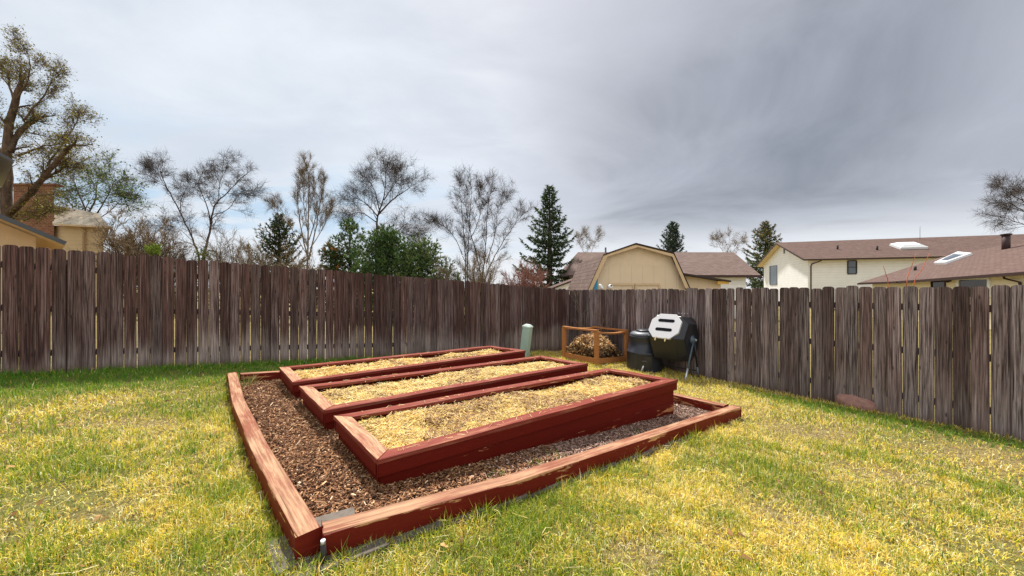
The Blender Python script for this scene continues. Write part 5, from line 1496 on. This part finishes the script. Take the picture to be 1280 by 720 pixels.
# --- brown hip roofed house behind the shed
Zh = 25.0; hp_ = lambda px, py, dz=0: P(px, py, Zh + dz) * 1.0
ho = Vector((P(832, 0, Zh + 3).x, Zh + 3, gzf(10, 25)))
house = thing('single_storey_house', 'single storey house with a brown hip roof behind the tan shed', 'house', ho)
eL, eR = P(711, 344.5, Zh), P(951, 343, Zh); ez = (eL.z + eR.z) / 2; eL.z = eR.z = ez
rL, rR = P(722.5, 317, Zh + 4.2), P(917, 313.5, Zh + 4.2); rL.z = rR.z = (rL.z + rR.z) / 2
bL, bR = Vector((eL.x, Zh + 8.4, ez)), Vector((eR.x, Zh + 8.4, ez))
mb = MB(); slab(mb, [eL, eR, rR, rL], .06, 0, 1); slab(mb, [eR, bR, rR], .06, 0, 1); slab(mb, [bR, bL, rL, rR], .06, 0, 1); slab(mb, [bL, eL, rL], .06, 0, 1)
shift(mb, ho).build('roof', [M_brown_roof, M_fascia], house)
mb = MB(); mb.bar(eL + Vector((0, -.05, -.10)), eR + Vector((0, -.05, -.10)), .10, .16); shift(mb, ho).build('gutter', M_fascia, house)
mb = MB(); i_ = .5; wz = ez - .07; q = [(eL.x + i_, Zh + i_), (eR.x - .75, Zh + i_), (eR.x - .75, Zh + 8.4 - i_), (eL.x + i_, Zh + 8.4 - i_)]
for k in range(4): wallq(mb, q[k], q[(k + 1) % 4], ho.z - .3, wz)
shift(mb, ho).build('wall', M_white_lap, house)
mb = MB(); mb.box((P(757, 315, Zh + 4.2).x, Zh + 4.2, rL.z + .15), (.12, .12, .5)); shift(mb, ho).build('vent_pipe', M_midgrey, house)

# --- small white outbuilding left of it
Zw = 21.0; wo = Vector((P(700, 0, Zw).x, Zw, gzf(3, 21)))
wb = thing('white_outbuilding', 'low white outbuilding with a dark sloping roof edge left of the brown roof', 'outbuilding', wo)
a, b = P(690, 359.5, Zw), P(722, 347.5, Zw)
mb = MB(); wl = [Vector((a.x + .2, Zw, wo.z)), Vector((b.x, Zw, wo.z)), Vector((b.x, Zw, b.z - .05)), Vector((a.x + .2, Zw, a.z - .02))]; mb.poly(wl); mb.poly([wl[1], wl[1] + Vector((0, 3, 0)), wl[2] + Vector((0, 3, 0)), wl[2]])
shift(mb, wo).build('wall', M_white, wb)
mb = MB(); f = Vector((0, -.25, 0)); slab(mb, [a + f, b + f, b + Vector((0, 3, 0)), a + Vector((0, 3, 0))], .10, 0, 1); shift(mb, wo).build('roof', [M_red_roof, M_darkline], wb)
mb = MB(); c_ = P(717.5, 354, Zw); mb.box((c_.x, Zw - .06, c_.z), (.24, .1, .13)); shift(mb, wo).build('vent', M_darkline, wb)

# --- two storey house on the right
u_ = Vector((.952, -.307, 0)); v_ = Vector((.307, .952, 0))
cF = P(1010, 321, 38.0)                        # front corner, eave height
ro = Vector((cF.x + 6, cF.y + 2, gzf(36, 38)))
two = thing('two_storey_house', 'long two storey cream house with a white gable end and reddish brown roof', 'house', ro)
ez = cF.z - .05; Wd = 12.5; Ln_ = 42.0
F0 = Vector((cF.x, cF.y, 0)); Bk0 = F0 + v_ * Wd; F1 = F0 + u_ * Ln_; Bk1 = F1 + v_ * Wd
pk = P(977, 303.5, F0.y + v_.y * Wd / 2); rz_ = pk.z
mid0 = F0 + v_ * (Wd / 2); mid1 = F1 + v_ * (Wd / 2)
mb = MB(); wallq(mb, Bk0, F0, ro.z - .3, ez); q = [Vector((Bk0.x, Bk0.y, ez)), Vector((F0.x, F0.y, ez)), Vector((mid0.x, mid0.y, rz_ - .12))]; mb.poly(q, [(0, ez), (Wd, ez), (Wd / 2, rz_)])
shift(mb, ro).build('gable_wall', M_white_lap, two)
mb = MB(); wallq(mb, F0, F1, ro.z - .3, ez); wallq(mb, F1, Bk1, ro.z - .3, ez); wallq(mb, Bk1, Bk0, ro.z - .3, ez); shift(mb, ro).build('wall', M_cream_wall if False else siding('cream_siding', (.78, .765, .715), .28), two)
oh = .72; slope = (rz_ - ez) / (Wd / 2)
E0 = F0 - u_ * oh - v_ * oh; E1 = F1 + u_ * oh - v_ * oh; Rr0 = mid0 - u_ * oh; Rr1 = mid1 + u_ * oh; K0 = Bk0 - u_ * oh + v_ * oh; K1 = Bk1 + u_ * oh + v_ * oh
zE = ez - slope * oh + .06
def at(p, z): return Vector((p.x, p.y, z))
mb = MB(); slab(mb, [at(E0, zE), at(E1, zE), at(Rr1, rz_ + .06), at(Rr0, rz_ + .06)], .08, 0, 1); slab(mb, [at(K1, zE), at(K0, zE), at(Rr0, rz_ + .06), at(Rr1, rz_ + .06)], .08, 0, 1)
shift(mb, ro).build('roof', [M_red_roof, plain('pale_soffit', (.62, .5, .32), .7)], two)
mb = MB(); mb.bar(at(E0, zE - .12) - v_ * .05, at(E1, zE - .12) - v_ * .05, .10, .17); shift(mb, ro).build('gutter', M_fascia, two)
mb = MB(); mb.bar(at(E0, zE - .06) - u_ * .03, at(Rr0, rz_ - .06) - u_ * .03, .05, .18); mb.bar(at(K0, zE - .06) - u_ * .03, at(Rr0, rz_ - .06) - u_ * .031, .05, .18); shift(mb, ro).build('rake_board', M_fascia, two)
mb = MB(); dp = F0 + u_ * .25 - v_ * .06; mb.tube([at(dp - v_ * .35 + u_ * .8, zE - .2), at(dp + u_ * .1, ez - .75), at(dp, ez - 1.0), at(dp, ro.z)], .055, 6); shift(mb, ro).build('downspout', M_fascia, two)
def on_front(px, Zg=28):     # plan point on the front wall under picture column px
    k = (px - 640) / F; t = (k * F0.y - F0.x) / (u_.x - k * u_.y); return F0 + u_ * t
def on_gable(px):
    k = (px - 640) / F; t = (F0.x - k * F0.y) / (k * v_.y - v_.x); return F0 + v_ * t
a, b = on_front(1059.5), on_front(1070.5); win(two, ro, a, b, (360 - 342.5) / F * a.y, (360 - 326) / F * a.y, -v_, M_darkline, M_glass, fr=.09)
a, b = on_gable(962.5), on_gable(971.5); win(two, ro, a, b, (360 - 356) / F * a.y, (360 - 333) / F * a.y, -u_, M_midgrey, M_glass, mid=False)
a = on_gable(980.5); mb = MB(); z_ = (360 - 314) / F * a.y; c_ = at(a, z_) - u_ * .03; mb.bar(c_ - Vector((0, 0, .3)), c_ + Vector((0, 0, .3)), .34, .05, up=u_); shift(mb, ro).build('gable_vent', M_midgrey, two)
def on_roof(px, py):         # point of the front roof plane seen at a picture point
    d = Vector(((px - 640) / F, 1, (360 - py) / F)); n_ = Vector((-v_.x * slope, -v_.y * slope, 1)); p0 = at(E0, zE)
    return d * (p0.dot(n_) / d.dot(n_))
for px, py in ((1047, 311.5), (1096.5, 312.5)):
    p = on_roof(px, py); mb = MB(); mb.tube([p - Vector((0, 0, .1)), p + Vector((0, 0, .45))], .09, 8); shift(mb, ro).build('vent_pipe', M_darkline, two)
p = on_roof(1135, 309); mb = MB(); upr = (v_ + Vector((0, 0, slope))).normalized(); nr = u_.cross(upr); Mx = Matrix(((u_.x, upr.x, nr.x, p.x), (u_.y, upr.y, nr.y, p.y), (u_.z, upr.z, nr.z, p.z), (0, 0, 0, 1)))
mb.box((0, 0, .10), (2.24, 1.7, .26), Mx); sky_ = shift(mb, ro).build('skylight', M_dome, two)
mb = MB(); mb.faces([Mx @ Vector(q) for q in [(-1.09, -.81, .232), (1.09, -.81, .232), (1.09, .81, .232), (-1.09, .81, .232), (-.68, -.49, .45), (.68, -.49, .45), (.68, .49, .45), (-.68, .49, .45)]], [(0, 1, 5, 4), (1, 2, 6, 5), (2, 3, 7, 6), (3, 0, 4, 7), (4, 5, 6, 7)], smooth=False); shift(mb, ro).build('dome', M_dome, sky_)
p = on_roof(1150, 299); mb = MB(); mb.tube([p, p + Vector((0, 0, 1.5))], .018, 5); shift(mb, ro).build('antenna', M_midgrey, two)

# --- the lower wing with its own roof
wo_ = Vector((P(1200, 0, 22).x, 22, gzf(26, 22)))
wing = thing('lower_house_wing', 'low yellow walled house wing with a wide reddish brown hip roof and long skylight', 'house wing', wo_)
Lb, Lf2, Rf2 = P(1073, 353.5, 27.5), P(1122, 351.5, 24), P(1288, 339, 16.5)
ew = (Rf2 - Lf2); Rf3 = Lf2 + ew * 1.6
hipT = P(1176, 321.5, 29); ridR = P(1262, 311.5, 25.5); ridR2 = P(1288, 303, 25)
pn = (Rf2 - Lf2).cross(hipT - Lf2).normalized()
if pn.z < 0: pn = -pn
def on_wr(px, py): d = Vector(((px - 640) / F, 1, (360 - py) / F)); return d * (Lf2.dot(pn) / d.dot(pn))
Q1, Q2 = on_wr(1330, 299), on_wr(1252, 306.5)
mb = MB(); slab(mb, [Lb, Lf2, hipT], .07, 0, 1)
slab(mb, [Lf2, Rf3, Q1, Q2, hipT], .07, 0, 1)
shift(mb, wo_).build('roof', [M_red_roof, M_fascia], wing)
mb = MB(); mb.bar(Lf2 + Vector((0, -.05, -.09)), Rf2 + Vector((0, -.05, -.09)), .10, .15); mb.bar(Lb + Vector((-.04, 0, -.09)), Lf2 + Vector((-.04, 0, -.09)), .10, .13); shift(mb, wo_).build('gutter', M_fascia, wing)
e_ = ew.copy(); e_.z = 0; e_.normalize(); n_ = Vector((-e_.y, e_.x, 0))
if n_.dot(hipT - Lf2) < 0: n_ = -n_
wa = Lf2 + n_ * .5 + e_ * .6; wb2 = Rf2 + n_ * .5 + e_ * 4; mb = MB()
ztop = min(Lf2.z, Rf2.z) - .1
a3 = at(wa, 0); b3 = at(wb2, 0); L_ = (b3 - a3).length
mb.poly([at(a3, wo_.z), at(b3, wo_.z), at(b3, Rf2.z + .05), at(a3, Lf2.z - .04)], [(0, 0), (L_, 0), (L_, 3), (0, 3)])
wl_ = Lb + n_ * .3 + e_ * 1.0; mb.poly([at(wl_, wo_.z), at(a3, wo_.z), at(a3, Lf2.z - .04), at(wl_, Lb.z - .06)])
shift(mb, wo_).build('wall', M_cream_wall, wing)
def on_w(px): k = (px - 640) / F; t = (k * a3.y - a3.x) / (e_.x - k * e_.y); return a3 + e_ * t
def zz_(py, p): return (360 - py) / F * p.y
a, b = on_w(1165), on_w(1182); win(wing, wo_, a, b, zz_(362, a), zz_(350, a), -n_, M_fascia, M_glass_dark, mid=False)
a, b = on_w(1198), on_w(1237); win(wing, wo_, a, b, zz_(372, a), zz_(348.5, a), -n_, M_white, M_glass_dark, fr=.14, mid=False)
a, b = on_w(1122), on_w(1133); mb = MB(); mb.poly([at(a, wo_.z) - n_ * .02, at(b, wo_.z) - n_ * .02, at(b, zz_(353, b)) - n_ * .02, at(a, zz_(353.5, a)) - n_ * .02]); shift(mb, wo_).build('door', M_fascia, wing)
a = on_w(1189); mb = MB(); c_ = at(a, zz_(351, a)); mb.bar(c_ - n_ * .02, c_ - n_ * .2, .1, .1); mb.bar(c_ - n_ * .2 + Vector((0, 0, -.1)), c_ - n_ * .2 + Vector((0, 0, .08)), .14, .14, up=n_); shift(mb, wo_).build('wall_lamp', M_darkline, wing)
a = on_w(1262); mb = MB(); mb.tube([at(a, zz_(343.5, a)) - n_ * .25, at(a, zz_(348, a)) - n_ * .2, at(on_w(1277), zz_(353, a)) - n_ * .07, at(on_w(1282), wo_.z) - n_ * .07], .05, 6); shift(mb, wo_).build('downspout', M_fascia, wing)
# long skylight and the chimney pipe, lying on the wing's roof plane
q = [on_wr(1168, 330.5), on_wr(1182, 330.5), on_wr(1216, 318.5), on_wr(1198, 316.5)]
mb = MB(); low = [p - pn * .02 for p in q]; top = [p + pn * .16 for p in q]
mb.faces(low + top, [(0, 1, 5, 4), (1, 2, 6, 5), (2, 3, 7, 6), (3, 0, 4, 7), (4, 5, 6, 7)]); skl = shift(mb, wo_).build('skylight', M_dome, wing)
cq = (q[0] + q[1] + q[2] + q[3]) / 4; mb = MB(); ins = [cq + (p - cq) * .62 + pn * .165 for p in q]; hi_ = [cq + (p - cq) * .35 + pn * .26 for p in q]
mb.faces(ins + hi_, [(0, 1, 5, 4), (1, 2, 6, 5), (2, 3, 7, 6), (3, 0, 4, 7), (4, 5, 6, 7)]); shift(mb, wo_).build('pane', M_glass, skl)
p = on_wr(1257.5, 311); mb = MB(); Hc = 17.0 / F * p.y; mb.tube([p - Vector((0, 0, .3)), p + Vector((0, 0, Hc))], .19, 12); ch = shift(mb, wo_).build('chimney_pipe', M_fascia, wing)
mb = MB(); mb.lathe([(.26, Hc), (.26, Hc + .07), (.22, Hc + .1)], p, 12); shift(mb, wo_).build('chimney_cap', M_darkline, ch)
p = on_wr(1144, 338); mb = MB(); mb.tube([p, p + Vector((0, 0, .3))], .08, 8); shift(mb, wo_).build('vent_pipe', M_darkline, wing)

# red whips behind the right fence
M_redwhip = bark('orange_red_whip', (.50, .12, .05))
whip = thing('red_whips', 'three slim orange red whips rising behind the right fence before the low wing', 'shrub', P(1125, 372, 9) )
wo2 = whip.location.copy()
for pl in ([(1110, 358), (1108, 345), (1104, 332)], [(1133, 358), (1139, 335), (1145, 317)], [(1142, 358), (1152, 338), (1162, 316)]):
    pts = [P(pl[0][0] - 2, 440, 9)] + [P(a, b, 9) for a, b in pl]
    mb = MB(); mb.tube([p - wo2 for p in smooth_path(pts, 3)], [.010, .010, .010, .009, .009, .008, .007, .006, .004, .003][:len(smooth_path(pts, 3))], 5); mb.build('stem', M_redwhip, whip)

# --- tan house close behind the left fence: only its eaves and wall top show
Zt = 9.0; to = Vector((P(20, 0, Zt).x, Zt, gzf(-12, 9)))
th = thing('tan_house', 'tan stucco house eave with a dark grey gutter just over the left fence', 'house', to)
a, b = P(82, 303.5, Zt), P(-60, 244.6, 7.7); rid = a + (b - a) * 3.0; DH = Vector((-1.42, 1, 0)).normalized() * 7; GD = Vector(((b - a).x, (b - a).y, 0)).normalized()
mb = MB(); slab(mb, [a, a + DH, rid + DH, rid], .07, 0, 1); shift(mb, to).build('roof', [M_grey_roof, M_peach], th)
mb = MB(); mb.bar(a - DH * .005 + Vector((0, 0, -.02)), rid - DH * .005 + Vector((0, 0, -.02)), .05, .10); shift(mb, to).build('gutter', M_fascia_grey, th)
mb = MB(); w0 = a + GD * .45 + DH * .09; w1 = rid + DH * .09; DV = DH * .85
def wz_(p): return a.z + (p - a).dot(GD) * (b.z - a.z) / Vector(((b - a).x, (b - a).y, 0)).length - .10
wl = [at(w0, to.z), at(w1, to.z), at(w1, wz_(w1)), at(w0, wz_(w0))]; mb.poly(wl)
mb.poly([wl[0], wl[3], wl[3] + DV, wl[0] + DV]); shift(mb, to).build('wall', M_peach, th)
a2, b2 = P(17, 199.5, 10.5), P(-60, 159, 9.6); D2 = Vector((-1.62, 1, 0)).normalized() * 5
mb = MB(); slab(mb, [a2, a2 + D2, b2 + (b2 - a2) + D2, b2 + (b2 - a2)], .09, 0, 1); shift(mb, to).build('upper_roof', [M_grey_roof, M_fascia_grey], th)
mb = MB(); c2 = a2 + (b2 - a2) * .45 + D2 * .1; d2_ = b2 + (b2 - a2) * .9 + D2 * .1; mb.poly([at(c2, to.z), at(d2_, to.z), at(d2_, d2_.z - .1), at(c2, c2.z - .1)]); mb.poly([at(c2, to.z), at(c2, c2.z - .1), at(c2 + D2 * .8, c2.z - .1), at(c2 + D2 * .8, to.z)]); shift(mb, to).build('upper_wall', M_peach, th)

# --- lap sided house with a brick chimney
Zc = 17.5; pc = lambda px, py, dy=0: P(px, py, Zc + dy)
coo = Vector((pc(100, 0).x, Zc, gzf(-19, 14)))
ch_ = thing('brick_chimney_house', 'tan lap sided house with a wide red brick chimney and grey roof', 'house', coo)
xa, xb = pc(72, 0).x, pc(129.5, 0).x; ze = pc(0, 282).z
mb = MB(); wallq(mb, (xa - 1.5, Zc), (xb, Zc), coo.z - .3, ze); wallq(mb, (xb, Zc), (xb - 6.2, Zc + 5), coo.z - .3, ze); shift(mb, coo).build('wall', M_tan_lap, ch_)
mb = MB(); e0, e1 = pc(66, 279.5, -.4), pc(137, 283, -.4); r0, r1 = P(62, 255.5, Zc + 1.7), P(124, 267, Zc + 1.2)
slab(mb, [e0, e1, r1, r0], .08, 0, 1); slab(mb, [e1, e1 + Vector((-7.4, 6, 0)), r1], .08, 0, 1); shift(mb, coo).build('roof', [M_grey_roof, M_tan_trim], ch_)
mb = MB(); x = pc(107, 0).x; mb.tube([(x, Zc - .4, ze - .05), (x, Zc - .08, ze - .2), (x, Zc - .08, coo.z)], .05, 6); shift(mb, coo).build('downspout', M_tan_trim, ch_)
mb = MB(); x0, x1 = pc(22, 0).x, pc(72.5, 0).x; zt = pc(0, 233).z; yb = Zc - .15; x2 = x1 * (yb + 1) / yb
for A_, B_ in (((x0, yb), (x1, yb)), ((x1, yb), (x2, yb + 1.0)), ((x2, yb + 1.0), (x0 - 1, yb + 1.0)), ((x0 - 1, yb + 1.0), (x0, yb))): wallq(mb, A_, B_, coo.z - .3, zt)
mb.poly([(x0, yb, zt), (x1, yb, zt), (x2, yb + 1.0, zt), (x0 - 1, yb + 1.0, zt)]); chm = shift(mb, coo).build('chimney', M_brick, ch_)
mb = MB(); mb.box(((x0 + x1) / 2, yb + .15, zt + .05), (x1 - x0 + .06, .4, .1)); shift(mb, coo).build('chimney_cap', M_brick, chm)
